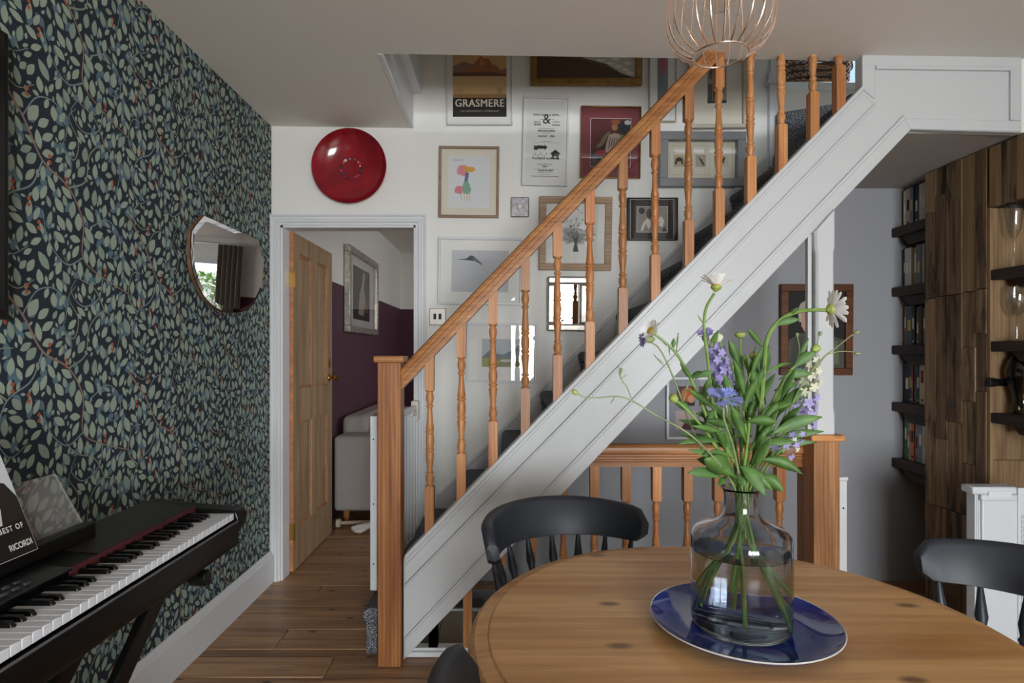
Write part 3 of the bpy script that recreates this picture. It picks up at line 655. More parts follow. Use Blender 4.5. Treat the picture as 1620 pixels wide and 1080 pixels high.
p.multi([[(.2,.40),(.22,.425),(.2,.45),(.3,.445),(.3,.455),(.48,.448),(.48,.465),(.56,.43),(.48,.395),(.48,.412),(.3,.408),(.3,.395)], [(.64,.36),(.76,.405),(.88,.36),(.88,.345),(.64,.345)], [(.67,.345),(.74,.345),(.74,.29),(.67,.29)], [(.79,.345),(.85,.345),(.85,.29),(.79,.29)], [(.74,.345),(.79,.345),(.79,.325),(.74,.325)]], '#262424')
p.multi([[(.2+i*.045,.33+.02*math.sin(i*2)),(.215+i*.045,.35+.02*math.sin(i*2)),(.23+i*.045,.325)] for i in range(8)], '#3a3838')
# maroon mounted painting of a musician
p = Pic('framed_figure_painting', 'gold framed painting of a seated figure in a maroon mount', (917, 170, 1012, 283), .007, .02, gold, maroon, .05, .06, '#5a1c20', roll=.8, tilt=.5)
p.poly([(0,0),(.35,.0),(.55,.25),(.62,.45),(.3,.40),(.05,.32)], '#2c2524'); p.poly([(.2,.38),(.32,.45),(.42,.62),(.5,.7),(.46,.74),(.34,.66),(.24,.5),(.14,.42)], '#6f7048'); p.poly([(.36,.3),(.5,.28),(.72,.5),(.8,.66),(.6,.7),(.46,.66),(.4,.5)], '#b9a79a')
p.poly([(.72,.66),(.9,.68),(1,.6),(1,.3),(.8,.4)], '#7c8a58'); p.blob(.66, .84, .13, .10, '#1d1a20'); p.poly([(.75,.95),(1,1),(1,.62),(.84,.64),(.74,.74)], '#17171c'); p.blob(.6, .82, .08, .075, '#9a6a3c'); p.blob(.62, .93, .12, .055, '#8a4a20'); p.blob(.92, .92, .08, .05, '#b9b4b0'); p.blob(.26, .28, .13, .07, '#9a2326', jit=.15); p.blob(.1, .12, .1, .12, '#4a4440', jit=.2)
p.multi([[(.44+i*.06,.36+i*.035),(.46+i*.06,.36+i*.035),(.50+i*.06,.60),(.48+i*.06,.60)] for i in range(5)], '#5a3434')
# child's bird drawing
p = Pic('framed_bird_drawing', 'limed oak framed crayon drawing of a pink and green bird', (694, 233, 789, 345), .014, .02, oak, cream, .042, .044, '#d9dcdd', roll=.6, tilt=.5)
p.blob(.33, .73, .13, .12, '#d98a92', jit=.2); p.poly([(.38,.82),(.62,.80),(.66,.75),(.58,.70),(.40,.70)], '#dfa63c'); p.poly([(.42,.71),(.50,.68),(.47,.52),(.38,.5)], '#6a6e98'); p.poly([(.37,.51),(.48,.52),(.56,.36),(.52,.26),(.36,.27),(.32,.36)], '#7fae92'); p.blob(.25, .34, .10, .09, '#d9808a', jit=.2)
p.bars([(.31,.13,.325,.27),(.38,.12,.395,.26),(.45,.13,.465,.26),(.52,.13,.535,.26)], '#d9b56a'); p.bars([(.1,.93,.35,.945)], '#a8a8a8')
# bird on white ground (lower left)
p = Pic('framed_wave_photograph', 'white framed pale photograph of a dark bird over mist', (693, 377, 825, 482), .012, .022, WF, paper, .062, .058, '#bfc2c6', roll=.8, tilt=1)
p.poly([(.08,.78),(.25,.80),(.33,.88),(.38,.87),(.55,.66),(.42,.74),(.3,.76)], '#4c5055'); p.poly([(.38,.87),(.56,.62),(.44,.72),(.36,.78)], '#6a6e74')
# oak framed tree etching
p = Pic('framed_tree_print', 'square oak framed ink print of a tree scattering birds', (852, 313, 966, 428), .038, .022, oak, paper, .0, .0, '#dcdbd6', roll=.6, tilt=2.2)
rg = random.Random(9)
T = []
for k in range(70):
    u, v = rg.gauss(.5, .17), rg.gauss(.66, .13); a = rg.uniform(0, PI); L = rg.uniform(.015, .04)
    T.append([(u-L*math.cos(a), v-L*math.sin(a)), (u+.01, v+.008), (u+L*math.cos(a), v+L*math.sin(a)), (u, v-.006)])
p.blob(.5, .46, .26, .14, '#a9a8a6', 18, jit=.25); p.blob(.5, .44, .17, .09, '#807f7e', 18, jit=.3); p.multi(T, '#3b3a3a'); p.poly([(.46,.2),(.56,.2),(.53,.34),(.56,.5),(.5,.42),(.44,.5),(.49,.34)], '#5a5858')
# silver leaf mirror
p = Pic('small_mirror', 'small mirror in a mottled silver leaf frame', (865, 438, 928, 524), .043, .03, silver, None, 0, 0, '#cccccc', roll=.5, tilt=3.0, glass=False, cat='mirror', bev=.01)
p.poly([(0,0),(1,0),(1,1),(0,1)], mirror_m, 'mirror_glass')
# landscape watercolour
p = Pic('framed_watercolour', 'white framed watercolour of green hills above the stair skirting', (738, 512, 848, 604), .010, .02, WF, paper, .075, .075, '#b8bfc4', roll=.6, tilt=1.2)
p.poly([(0,0),(1,0),(1,.42),(0,.36)], '#8c9068'); p.poly([(0,.34),(.2,.6),(.4,.46),(.55,.44),(.8,.62),(1,.85),(1,.3),(0,.3)], '#7a848c'); p.poly([(0,.0),(.35,.05),(.5,.2),(.2,.32),(0,.3)], '#9fa36a'); p.blob(.62,.22,.16,.05,'#c3c9cc'); p.poly([(.7,0),(1,0),(1,.25),(.85,.2)], '#6f7550')
# black and white photograph
p = Pic('framed_photograph', 'black mounted photograph of a white horse in a thin frame', (991, 314, 1071, 381), .006, .02, plain('black_frame', '#262525', .4), plain('black_mount', '#2b2627', .7), .05, .042, '#8d857d', tilt=.8)
p.bars([(-.21,-.30,1.21,-.275),(-.21,1.275,1.21,1.30),(-.215,-.30,-.20,1.30),(1.20,-.30,1.215,1.30)], '#b5b0aa')
p.poly([(.12,.05),(.2,.35),(.34,.55),(.5,.4),(.62,.5),(.8,.62),(.9,.45),(.84,.2),(.7,.25),(.5,.3),(.38,.1),(.3,.35),(.2,.05)], '#d5cfc8'); p.blob(.16,.84,.1,.13,'#2d2828'); p.blob(.42,.72,.12,.2,'#4a4442'); p.poly([(.8,.02),(.98,.02),(.9,.22)], '#2a2626')
# grey box frame with three little prints
p = Pic('framed_print_trio', 'grey box frame holding three tiny animal prints', (1040, 213, 1174, 298), .046, .05, plain('slate_frame', '#8a898b', .5), cream, 0, 0, '#d9d2bf', roll=.2, tilt=1.5)
for u, c in ((.18, '#c3b795'), (.50, '#b5aa94'), (.83, '#cfc6ae')):
    p.bars([(u-.135,.12,u+.135,.90)], '#cbbf9f'); p.bars([(u-.128,.14,u+.128,.88)], '#dcd5c4'); p.bars([(u-.075,.34,u+.075,.66)], c)
p.poly([(.12,.40),(.135,.55),(.18,.60),(.235,.57),(.245,.40),(.22,.40),(.215,.48),(.16,.48),(.15,.40)], '#3c342c'); p.poly([(.53,.38),(.5,.48),(.46,.62),(.52,.52),(.56,.38)], '#4d4438'); p.poly([(.83,.40),(.86,.58),(.84,.62),(.81,.5)], '#4d4438')
# upper right pictures
p = Pic('framed_town_etching', 'large cream framed etching with a pale gilt lower edge', (1088, 60, 1179, 205), .022, .03, plain('cream_frame', '#b9b09c', .5), cream, .085, .12, '#8f8672', h=.50, roll=-.6, tilt=1)
p.bars([(.05,.03,.25,.5),(.3,.1,.42,.9),(.6,.03,.8,.7),(.42,.5,.62,.6),(.1,.62,.25,.9)], '#4a4238'); p.bars([(.0,.0,1,.08)], '#3a342c')
p = Pic('framed_narrow_print', 'tall pale framed narrow print in pink and teal', (1026, 60, 1069, 194), .006, .02, plain('pale_frame', '#c9c0ae', .5), paper, .04, .09, '#7d8a8c', h=.55, tilt=.5)
p.bars([(.0,.45,1,.8)], '#96757a'); p.multi([[(.1+.2*i,.05),(.2+.2*i,.05),(.25+.15*i,.5),(.15+.18*i,.9)] for i in range(4)], '#5f6b70'); p.blob(.5,.62,.3,.12,'#a8474f',jit=.3)
# portrait and photo collage on the grey wall
GY = YB-.012
p = Pic('framed_portrait', 'brown wooden framed portrait of a person in a flat cap', (1232, 450, 1345, 593), .040, .025, brown_frame, None, 0, 0, '#1b1a18', plane=GY, glass=False, tilt=1)
PS_ = p.poly
def pshift(uv, col, name='print_shape'): return PS_([(max(0, u-.07) if 0 < u < 1 else u, v) for u, v in uv], col, name)
p.poly = pshift
p.poly([(.0,0),(1,0),(1,.36),(.86,.42),(.66,.46),(.5,.43),(.3,.46),(.1,.36)], '#4a4c40'); p.poly([(.4,.42),(.6,.42),(.55,.2),(.5,.14)], '#9aa6a4'); p.poly([(.30,.72),(.32,.55),(.40,.44),(.52,.40),(.62,.45),(.68,.56),(.70,.72),(.6,.8),(.4,.8)], '#b98a76'); p.poly([(.26,.72),(.31,.80),(.31,.60),(.28,.6)], '#b5aca4'); p.poly([(.24,.74),(.30,.84),(.44,.91),(.62,.91),(.74,.84),(.76,.74),(.5,.79)], '#a39a8a'); p.poly([(.22,.74),(.5,.80),(.77,.74),(.72,.71),(.5,.75),(.27,.71)], '#5d564c')
p.multi([[(.30,.66),(.39,.65),(.39,.68),(.31,.69)], [(.49,.65),(.58,.66),(.57,.69),(.49,.68)], [(.37,.49),(.51,.49),(.49,.51),(.39,.51)]], '#4a2e28'); p.poly([(.50,.66),(.54,.56),(.47,.55)], '#a1705e'); p.poly([(.76,.05),(.98,.05),(.96,.34),(.82,.38)], '#5c6650'); p.poly([(.1,0),(.3,0),(.36,.42),(.2,.4)], '#3e4036')
p = Pic('framed_photo_collage', 'white framed grey mount with colourful family snapshots', (1053, 596, 1150, 694), .014, .02, WF, None, 0, 0, '#8d8e96', plane=GY, tilt=.6)
p.bars([(.14,.54,.46,.88),(.54,.54,.88,.88)], '#3a2a22'); p.bars([(.12,.12,.5,.45),(.56,.12,.88,.45)], '#b3a3a0'); p.blob(.34,.74,.12,.13,'#b8622c'); p.blob(.4,.66,.06,.07,'#c98f74'); p.poly([(.2,.12),(.5,.12),(.5,.3),(.32,.3)], '#5c2330'); p.blob(.7,.7,.1,.1,'#a87a5c'); p.blob(.72,.28,.1,.1,'#6a4a58')
# picture in the next room (on its left wall)
r = lroot('framed_large_print', 'large silver framed print of a white figure in the next room', 'picture', (XL+.004, 5.31, 1.44), (0, 0, PI/2))
w, hh = .54, .71; b = MB()
for q in ((-w, w, -.05, 0, 0, .055), (-w, w, -.05, 0, hh-.055, hh), (-w, -w+.055, -.05, 0, .055, hh-.055), (w-.055, w, -.05, 0, .055, hh-.055)): b.box(*q)
b.build('frame', silver, r, bevel=.006)
MB().box(-w+.03, w-.03, -.012, -.004, .03, hh-.03).build('mount', paper, r)
a = MB().box(-.30, .30, -.014, -.012, .12, .58).build('artwork', pc('#3e352c'), r)
MB().add([(x, -.0145, z) for x, z in ((-.12, .17), (.06, .16), (.14, .30), (.08, .42), (.12, .55), (.05, .56), (.0, .44), (-.08, .36))], [tuple(range(8))]).build('figure', pc('#b5b0aa'), a)
MB().add([(x, -.0146, z) for x, z in ((.12, .2), (.22, .2), (.2, .28), (.14, .27))], [(0,1,2,3)]).build('figure', pc('#9a6a3a'), a)
MB().box(-w+.05, w-.05, -.034, -.033, .05, hh-.05).build('glass', glass_pane, r)

# ---------------------------------------------------------------- small wall things
bowl = root('wall_bowl', 'glossy red lacquer bowl hung above the doorway with a floral ring', 'bowl', (-.861, YB, 1.87))
Mb = Matrix.Translation((-.861, YB, 2.301)) @ Matrix.Rotation(PI/2, 4, 'X')
red = plain('red_lacquer', '#8c0f20', .16, noise=.45, nscale=7, coat=.6); R = .205
MB().lathe([(0, .006), (.10, .012), (.165, .032), (.195, .058), (.203, .066), (.2065, .062), (.198, .052), (.168, .024), (.10, .002), (0, .0)], M=Mb, n=56).build('bowl_shell', red, bowl)
rg = random.Random(2)
for k in range(26):
    a = 2*PI*k/26; q = .054+rg.uniform(-.003, .003); pz = .0105
    MB().lathe([(0, pz+.0016), (rg.uniform(.004, .0085), pz+.0012), (.002, pz-.004)], M=Mb @ Matrix.Translation((q*math.cos(a), q*math.sin(a), 0)), n=7).build('painted_flower', pc(rg.choice(('#d8a0a8', '#e6d5d2', '#b03040', '#3a3050'))) if k % 6 else ink, bowl)
sw = root('light_switch', 'brushed steel two gang light switch beside the doorway', 'light switch', (-.380, YB, 1.42))
MB().box(-.427, -.333, YB-.008, YB, 1.427, 1.522).build('switch_plate', steel, sw, bevel=.004)
for x in (-.395, -.366): MB().box(x-.008, x+.008, YB-.013, YB-.008, 1.46, 1.492).build('rocker', black, sw, bevel=.002)
dim = root('dimmer_switch', 'square mottled silver wall plate with a round crescent knob', 'wall plate', (.079, YB, 2.02))
MB().box(.027, .131, YB-.012, YB, 2.029, 2.142).build('wall_plate', plain('hammered_silver', '#b9b9bd', .25, .8, noise=.4, nscale=60), dim, bevel=.006)
MB().lathe([(0, .012), (.014, .012), (.017, .008), (.017, 0)], M=Matrix.Translation((.079, YB-.011, 2.086)) @ Matrix.Rotation(PI/2, 4, 'X'), n=20).build('knob', steel, dim)
# bevelled mirror on the papered wall
mr = lroot('wall_mirror', 'mirror with clipped upper corners hanging on the leafy wallpaper', 'mirror', (XL+.006, 2.75, 1.46), (0, math.radians(2.2), 0))
half = [(0, 0), (.13, .012), (.24, .055), (.325, .13), (.36, .22), (.358, .31), (.325, .345), (.265, .395), (0, .397)]
pts = spline([(y, z, 0) for y, z in half[:6]], 4); outl = [(v.x, v.y) for v in pts]+half[6:8]
outl = outl+[(-y, z) for y, z in reversed(outl) if y > .001]
def inset(o, k): return [(y*(1-k/.36), .2+(z-.2)*(1-k/.2)) for y, z in o]
n = len(outl)
MB().prism(outl, 'yz', .004, .018).build('backing', wood('mirror_backing', '#5a4230', '#7a5c40', 1, .6), mr)
MB().prism(inset(outl, .002), 'yz', .018, .021).build('mirror_edge', glassy('mirror_edge_glass', (.85, .95, .9, 1)), mr)
i1, i2 = inset(outl, .003), inset(outl, .022)
MB().add([(.0212, y, z) for y, z in i1]+[(.0232, y, z) for y, z in i2], [(k, (k+1) % n, n+(k+1) % n, n+k) for k in range(n)]).build('bevel', mirror_m, mr, sharp=.05)
MB().add([(.0232, y, z) for y, z in i2], [tuple(range(n))]).build('mirror_glass', mirror_m, mr)
for s_ in (-1, 1):
    MB().tube([(.012, s_*.17, .38), (.0, s_*.01, .60)], .0012, 5).build('chain', steel, mr)
MB().lathe([(.004, 0), (.006, .012), (0, .013)], M=Matrix.Translation((-.018, 0, .602)) @ Matrix.Rotation(PI/2, 4, 'Y'), n=8).build('hook', steel, mr)
tv = root('television', 'black flat screen television on the papered wall', 'television', (XL, 1.0, 1.36))
MB().box(XL+.014, XL+.05, .20, 1.50, 1.36, 2.085).build('television_body', black, tv, bevel=.004)
MB().box(XL+.05, XL+.052, .215, 1.485, 1.385, 2.07).build('screen', black_gloss, tv)
MB().box(XL+.0022, XL+.014, .65, 1.05, 1.55, 1.9).build('wall_bracket', steel, tv)

# ================================================================ PIANO
pno = root('digital_piano', 'black digital piano on a cross stand against the leafy wallpaper', 'piano', (-.98, 1.25, 0))
KX, KZ = -.838, .782; YE = 1.822; KW = .0235; NW = 52; YN = YE-NW*KW
body = MB().prism([(-1.13, .695), (-.86, .683), (-.828, .683), (-.822, .70), (-.824, .757), (-.842, .757), (-.842, .742), (-.96, .742), (-.962, .80), (-1.118, .815), (-1.13, .806)], 'xz', YN-.07, YE).build('case', black, pno, bevel=.003)
MB().prism([(-1.13, .695), (-.86, .70), (-.828, .735), (-.822, .765), (-.83, .786), (-.845, .790), (-.96, .797), (-1.118, .815), (-1.13, .806)], 'xz', YE, YE+.062).build('end_cheek', black, pno, bevel=.006, seg=3)
MB().prism([(-1.13, .695), (-.86, .70), (-.828, .735), (-.822, .765), (-.83, .786), (-.845, .790), (-.96, .797), (-1.118, .815), (-1.13, .806)], 'xz', YN-.132, YN-.07).build('end_cheek', black, pno, bevel=.006, seg=3)
MB().prism([(-.9605, .8005), (-1.115, .8155), (-1.115, .818), (-.9605, .803)], 'xz', 1.40, YE-.005).build('top_panel', wood('dark_grained_panel', '#1d1613', '#2b221d', 1, .3, knots=0), pno)
MB().box(-.9615, -.957, 1.30, YE, .779, .804).build('felt_strip', plain('red_felt', '#4a0d14', .9), pno)
MB().box(-.826, -.8225, YN-.06, YE, .757, .7605).build('key_slip_edge', plain('grey_edge', '#55565a', .4), pno)
wk = MB().box(-.122, 0, .0006, KW-.0006, -.02, 0).build('white_key', ivory, pno, bevel=.0012, seg=1, off=(0,0,0)); wk.location = Vector((KX, YE-KW, KZ))-ORG[pno.name]
for k in range(1, NW): inst(wk, pno, Matrix.Translation(Vector((KX, YE-KW*(k+1), KZ))-ORG[pno.name]))
bk0 = None
for k in range(NW-1):                              # from the treble C downwards: C B A G F E D
    up, lo_ = 'CBAGFED'[k % 7], 'CBAGFED'[(k+1) % 7]
    if (up, lo_) in (('C', 'B'), ('F', 'E')): continue
    y = YE-KW*(k+1)
    M = Matrix.Translation(Vector((KX-.048, y, KZ))-ORG[pno.name])
    if bk0 is None:
        b = MB(); b.add([(-.072,-.0065,-.004),(-.072,.0065,-.004),(0,.0065,-.004),(0,-.0065,-.004),(-.072,-.005,.0115),(-.072,.005,.0115),(-.009,.005,.0105),(-.009,-.005,.0105)], [(0,1,2,3),(4,5,6,7),(0,1,5,4),(1,2,6,5),(2,3,7,6),(3,0,4,7)])
        bk0 = b.build('black_key', black_gloss, pno, bevel=.0012, seg=1, off=(0,0,0)); bk0.matrix_local = M
    else: inst(bk0, pno, M)
cp = MB().prism([(-.9615, .80), (-.952, .80), (-.952, .806), (-1.03, .8135), (-1.03, .809)], 'xz', .62, 1.30).build('control_panel', black_gloss, pno, bevel=.002)
for k in range(16):
    for q, x in enumerate((-.972, -.992)):
        y = 1.20-k*.028
        M_ = MB().box(x-.003, x+.003, y-.006, y+.006, .806, .8085-(x+.952)*.09+.002)
        M_.build('button', pc('#3b3b3d') if (k, q) not in ((9, 1), (10, 1)) else pc('#b0603f' if k == 9 else '#7f9a80'), cp)
MB().box(-1.10, -1.045, .72, 1.51, .81, .848).build('rest_holder', black, pno, bevel=.004)
mrest = MB().add([(-1.072, 1.495, .845), (-1.072, .74, .845), (-1.128, .76, .975), (-1.128, 1.475, .975)], [(0,1,2,3)]).build('music_rest', acrylic, pno); mrest.modifiers.new('s', 'SOLIDIFY').thickness = .004
MB().tube([(-1.072, 1.496, .846), (-1.126, 1.476, .974)], .0025, 6).build('rest_edge', acrylic, pno)
# cross stand
for x in (-.93, -1.07):
    for s_ in (1, -1):
        ym = 1.24; M = Matrix.Translation((x+.008*s_, ym, .345)) @ Matrix.Rotation(math.radians(42)*s_, 4, 'X')
        MB().box(-.012, .012, -.50, .50, -.028, .028, M=M).build('stand_leg', black, pno, bevel=.006)
for y in (.88, 1.61):
    MB().box(-1.15, -.865, y-.02, y+.02, .655, .69).build('stand_bar', black, pno, bevel=.005)
    MB().box(-1.12, -.88, y-.018, y+.018, 0, .03).build('stand_foot', black, pno, bevel=.005)
MB().lathe([(.012, -.07), (.012, -.01), (.022, -.008), (.024, .0), (.024, .035), (.02, .04), (0, .04)], M=Matrix.Translation((-.905, 1.72, .622)) @ Matrix.Rotation(PI/2, 4, 'Y'), n=18).build('stand_end_cap', black, pno)
MB().box(-1.14, -.95, 1.705, 1.735, .612, .69).build('stand_bar', black, pno, bevel=.005)
# music book
mb_ = lroot('music_book', 'black and white music book reading BEST OF, propped on the piano', 'book', (-1.042, 1.315, .842), (0, 0, 0))
th = math.atan2(.083, .205)
Mk = Matrix.Rotation(-th, 4, 'Y') @ Matrix.Rotation(PI/2, 4, 'Z') @ Matrix.Rotation(PI/2, 4, 'X')     # u along +Y (towards the corner), v up the page
mk = Matrix(((0, 0, 1, 0), (1, 0, 0, 0), (0, 1, 0, 0), (0, 0, 0, 1)))
Mk = Matrix.Rotation(-th, 4, 'Y') @ mk
Wd, Ht = .235, .305
def bk(b, u0, u1, v0, v1, w0, w1): b.box(u0, u1, v0, v1, w0, w1, M=Mk); return b
bk(MB(), -Wd, 0, 0, Ht, -.012, 0).build('pages', paper, mb_)
cov = bk(MB(), -Wd-.001, .001, -.001, Ht+.001, 0, .0008).build('cover', pc('#cfd2d8', .3), mb_)
def cshape(uv, col, lift): return MB().add([Mk @ Vector((u, v, lift)) for u, v in uv], [tuple(range(len(uv)))]).build('cover_print', pc(col, .3), cov)
cshape([(-Wd, 0), (0, 0), (0, .073), (-Wd, .073)], '#0e0d0d', .0011)
cshape([(-.2, .073), (-.0, .073), (-.0, .125), (-.018, .16), (-.055, .175), (-.1, .17), (-.14, .15), (-.19, .14)], '#1f1a18', .0010)
cshape([(-.1, .073), (-.06, .073), (-.05, .108), (-.07, .11), (-.1, .09)], '#d0cdc8', .0013)
eu = Mk.to_euler()
for body, u, v, sz in (('BEST OF', -.044, .053, .0165), ('RICORDI', -.036, .012, .0185)):
    text(body, sz, pc('#d8d6d2'), cov, Mk @ Vector((u, v, .0014)), eu, bold=.0004, sx=.85, spacing=1.25 if body[0] == 'B' else .95)

# ================================================================ TABLE AND CHAIRS
TX, TY, TZ, TR = .442, 1.125, .75, .513
tab = root('dining_table', 'round pine pedestal dining table with a moulded edge', 'table', (TX, TY, 0))
MB().lathe([(0, TZ), (TR-.040, TZ), (TR-.036, TZ-.0035), (TR-.033, TZ-.0028), (TR-.012, TZ-.006), (TR-.003, TZ-.013), (TR, TZ-.022), (TR-.004, TZ-.032), (TR-.02, TZ-.036), (0, TZ-.036)], c=(TX, TY, 0), n=128).build('table_top', table_pine, tab, sharp=.25)
MB().lathe([(.36, .655), (.385, .655), (.385, TZ-.036), (.36, TZ-.036), (.36, .655)], c=(TX, TY, 0), n=64).build('apron', pine_x, tab)
MB().lathe([(.16, .70), (.16, .715), (.06, .70), (.05, .64), (.065, .60), (.055, .56), (.075, .50), (.09, .42), (.085, .34), (.055, .28), (.06, .25), (.10, .22), (.10, .16), (.07, .13)], c=(TX, TY, 0), n=32).build('pedestal', pine_y, tab)
for k in range(4):
    a = PI/4+k*PI/2; M = Matrix.Translation((TX, TY, 0)) @ Matrix.Rotation(a, 4, 'Z')
    b = MB(); pr = [(.05, .24), (.05, .14), (.18, .075), (.30, .0), (.37, .0), (.37, .045), (.30, .075), (.2, .15), (.1, .23)]
    vs = [M @ Vector((x, y, z)) for y in (-.03, .03) for x, z in pr]; n = len(pr)
    b.add(vs, [tuple(range(n)), tuple(range(n, 2*n))]+[(i, (i+1) % n, n+(i+1) % n, n+i) for i in range(n)]).build('foot', pine_x, tab, bevel=.006)
def make_chair(half=80):
    r = lroot('dining_chair', '', 'chair', group='dark painted dining chairs')
    n = 28; R = .235; T = .031; A = math.radians(half); vs = []; fs = []
    cols = []
    for i in range(n+1):
        t = -1+2*i/n; a = PI/2+t*A; e = abs(t)
        zt_ = .832-.016*e**2; zb_ = .716+.006*e
        if e > .86: q = (e-.86)/.14; zt_ -= .030*(1-math.sqrt(max(0, 1-q*q))); zb_ += .02*(1-math.sqrt(max(0, 1-q*q)))
        lean = .022
        ring = []
        for (dr, z) in ((-T/2, zb_+.006), (-T/2, zt_-.010), (-T/2+.007, zt_-.001), (0, zt_+.002), (T/2-.007, zt_-.001), (T/2, zt_-.010), (T/2, zb_+.006), (0, zb_)):
            rr = R+dr+lean*(z-.716)/.115; ring.append((rr*math.cos(a), rr*math.sin(a)*1.04, z))
        vs += ring
    k = 8
    for i in range(n):
        for q in range(k): fs.append((i*k+q, i*k+(q+1) % k, (i+1)*k+(q+1) % k, (i+1)*k+q))
    fs += [tuple(range(k)), tuple(n*k+q for q in range(k))]
    MB().add(vs, fs).build('backrest', charcoal, r, sharp=.9)
    pr = [(.008, 0), (.010, .03), (.0125, .05), (.009, .06), (.0115, .07), (.0155, .11), (.0145, .14), (.009, .165), (.0125, .172), (.0085, .18), (.0135, .205), (.0055, .27)]
    for i in range(8):
        a = PI/2+math.radians((-70+20*i)*half/80); p0 = Vector((.172*math.cos(a), .172*math.sin(a)*1.02, .452)); p1 = Vector((.236*math.cos(a), .236*math.sin(a)*1.04, .722)); d = p1-p0
        M = Matrix.Translation(p0) @ d.to_track_quat('Z', 'Y').to_matrix().to_4x4(); L = d.length/.27
        MB().lathe([(q, z*L) for q, z in pr], M=M, n=12).build('spindle', charcoal, r)
    b = MB(); m = 40; lv = [(.80, .425), (.95, .428), (1.0, .445), (.985, .458), (.93, .462), (.6, .453), (.3, .45)]; vs = []
    for q, z in lv:
        for i in range(m):
            a = 2*PI*i/m; ca, sa = math.cos(a), math.sin(a); x = .215*math.copysign(abs(ca)**.75, ca)*q; y = .21*math.copysign(abs(sa)**.75, sa)*q-.01; vs.append((x, y, z))
    fs = [(i*m+k_, i*m+(k_+1) % m, (i+1)*m+(k_+1) % m, (i+1)*m+k_) for i in range(len(lv)-1) for k_ in range(m)]+[tuple(range(m)), tuple((len(lv)-1)*m+k_ for k_ in range(m))]
    b.add(vs, fs).build('seat', charcoal, r, sharp=1)
    lp = [(.013, 0), (.015, .01), (.012, .04), (.017, .12), (.0195, .17), (.013, .185), (.018, .195), (.013, .205), (.02, .27), (.022, .33), (.016, .36), (.017, .44)]
    F_ = {}
    for sx in (-1, 1):
        for sy in (-1, 1):
            p0 = Vector((.20*sx, .19*sy, 0)); p1 = Vector((.14*sx, .13*sy, .43)); d = p1-p0
            MB().lathe(lp, M=Matrix.Translation(p0) @ d.to_track_quat('Z', 'Y').to_matrix().to_4x4(), n=14).build('leg', charcoal, r); F_[sx, sy] = p0+d*.42
    for sx in (-1, 1): MB().tube([F_[sx,-1], (F_[sx,-1]+F_[sx,1])/2, F_[sx,1]], [.008, .012, .008], 10).build('stretcher', charcoal, r)
    MB().tube([(F_[-1,-1]+F_[-1,1])/2, Vector((0, 0, F_[1,1].z)), (F_[1,-1]+F_[1,1])/2], [.008, .012, .008], 10).build('stretcher', charcoal, r)
    return r
ch = make_chair(); ch.location = (.205, 1.575, 0); ch.rotation_euler = (0, 0, math.radians(25)); ch['label'] = 'charcoal curved back spindle chair between the table and staircase'
copy_thing(ch, (1.005, 1.20, 0), (0, 0, math.radians(-80)), 'charcoal curved back spindle chair in front of the white heater')
ch3 = make_chair(70); ch3.location = (.165, .85, 0); ch3.rotation_euler = (0, 0, math.radians(134)); ch3['label'] = ('charcoal spindle chair tucked in at the table edge nearest the piano')

# ================================================================ PLATE, VASE, FLOWERS
VX, VY = .4495, 1.13
plate = root('blue_plate', 'cobalt blue shallow plate with a pale rim under the vase', 'plate', (VX, VY, TZ))
MB().lathe([(0, .006), (.105, .006), (.135, .009), (.165, .020), (.1715, .0245), (.1725, .023), (.16, .0125), (.13, .002), (.10, 0), (0, 0)], c=(VX+.004, VY, TZ), n=72).build('plate_dish', plain('cobalt_glaze', '#1d2f7c', .08, noise=.2, nscale=8, coat=.5), plate)
MB().lathe([(.1705, .0238), (.1718, .0252), (.1732, .0236), (.172, .0222), (.1705, .0238)], c=(VX+.004, VY, TZ), n=72).build('rim', pc('#b9b4aa', .3), plate)
VB = TZ+.0065
vase = root('glass_vase', 'smoky glass bottle vase half filled with water', 'vase', (VX, VY, VB))
outer = [(0, 0), (.080, 0), (.088, .004), (.0915, .013), (.0918, .10), (.0915, .165), (.089, .178), (.081, .187), (.06, .195), (.042, .203), (.033, .214), (.0305, .228), (.0305, .250), (.033, .259), (.037, .264)]
inner = [(.0345, .264), (.0300, .257), (.0277, .248), (.0277, .228), (.0300, .213), (.040, .200), (.058, .192), (.079, .184), (.0865, .176), (.0888, .163), (.0890, .10), (.0888, .018), (.084, .010), (0, .008)]
MB().lathe(outer+inner, c=(VX, VY, VB), n=72).build('bottle', glassy('smoky_glass', (.72, .76, .82, 1)), vase, sharp=1.2)
MB().lathe([(0, .0075), (.0845, .0095), (.0892, .018), (.0894, .10), (.0894, .146), (.087, .144), (0, .144)], c=(VX, VY, VB), n=72).build('water', glassy('water', (.93, .96, .95, 1), ior=1.33), vase, sharp=1.2)
def leafmat(name, a, b_, tr=.25):
    t = NT(name); v = t.coord((1,1,1), rnd=5); t.l(t.ramp(t.noise(v, 30, 3), [(.3, lin(a)), (.7, lin(b_))]), t.b.inputs['Base Color'])
    t.b.inputs['Roughness'].default_value = .55; t.b.inputs['Subsurface Weight'].default_value = 0; return t.m
leaf_g = leafmat('leaf_green', '#355423', '#527631'); stem_g = leafmat('stem_green', '#587632', '#7a9448'); leaf_d = leafmat('grey_green_stem', '#65744c', '#8a9468')
def petal(name, col, tr=.45):
    t = NT(name); out = [x for x in t.t.nodes if x.type == 'OUTPUT_MATERIAL'][0]; t.b.inputs['Base Color'].default_value = lin(col); t.b.inputs['Roughness'].default_value = .6
    tl = t.n('BsdfTranslucent'); tl.inputs[0].default_value = lin(col); mx = t.n('MixShader'); mx.inputs[0].default_value = tr
    t.l(t.b.outputs[0], mx.inputs[1]); t.l(tl.outputs[0], mx.inputs[2]); t.l(mx.outputs[0], out.inputs[0]); return t.m
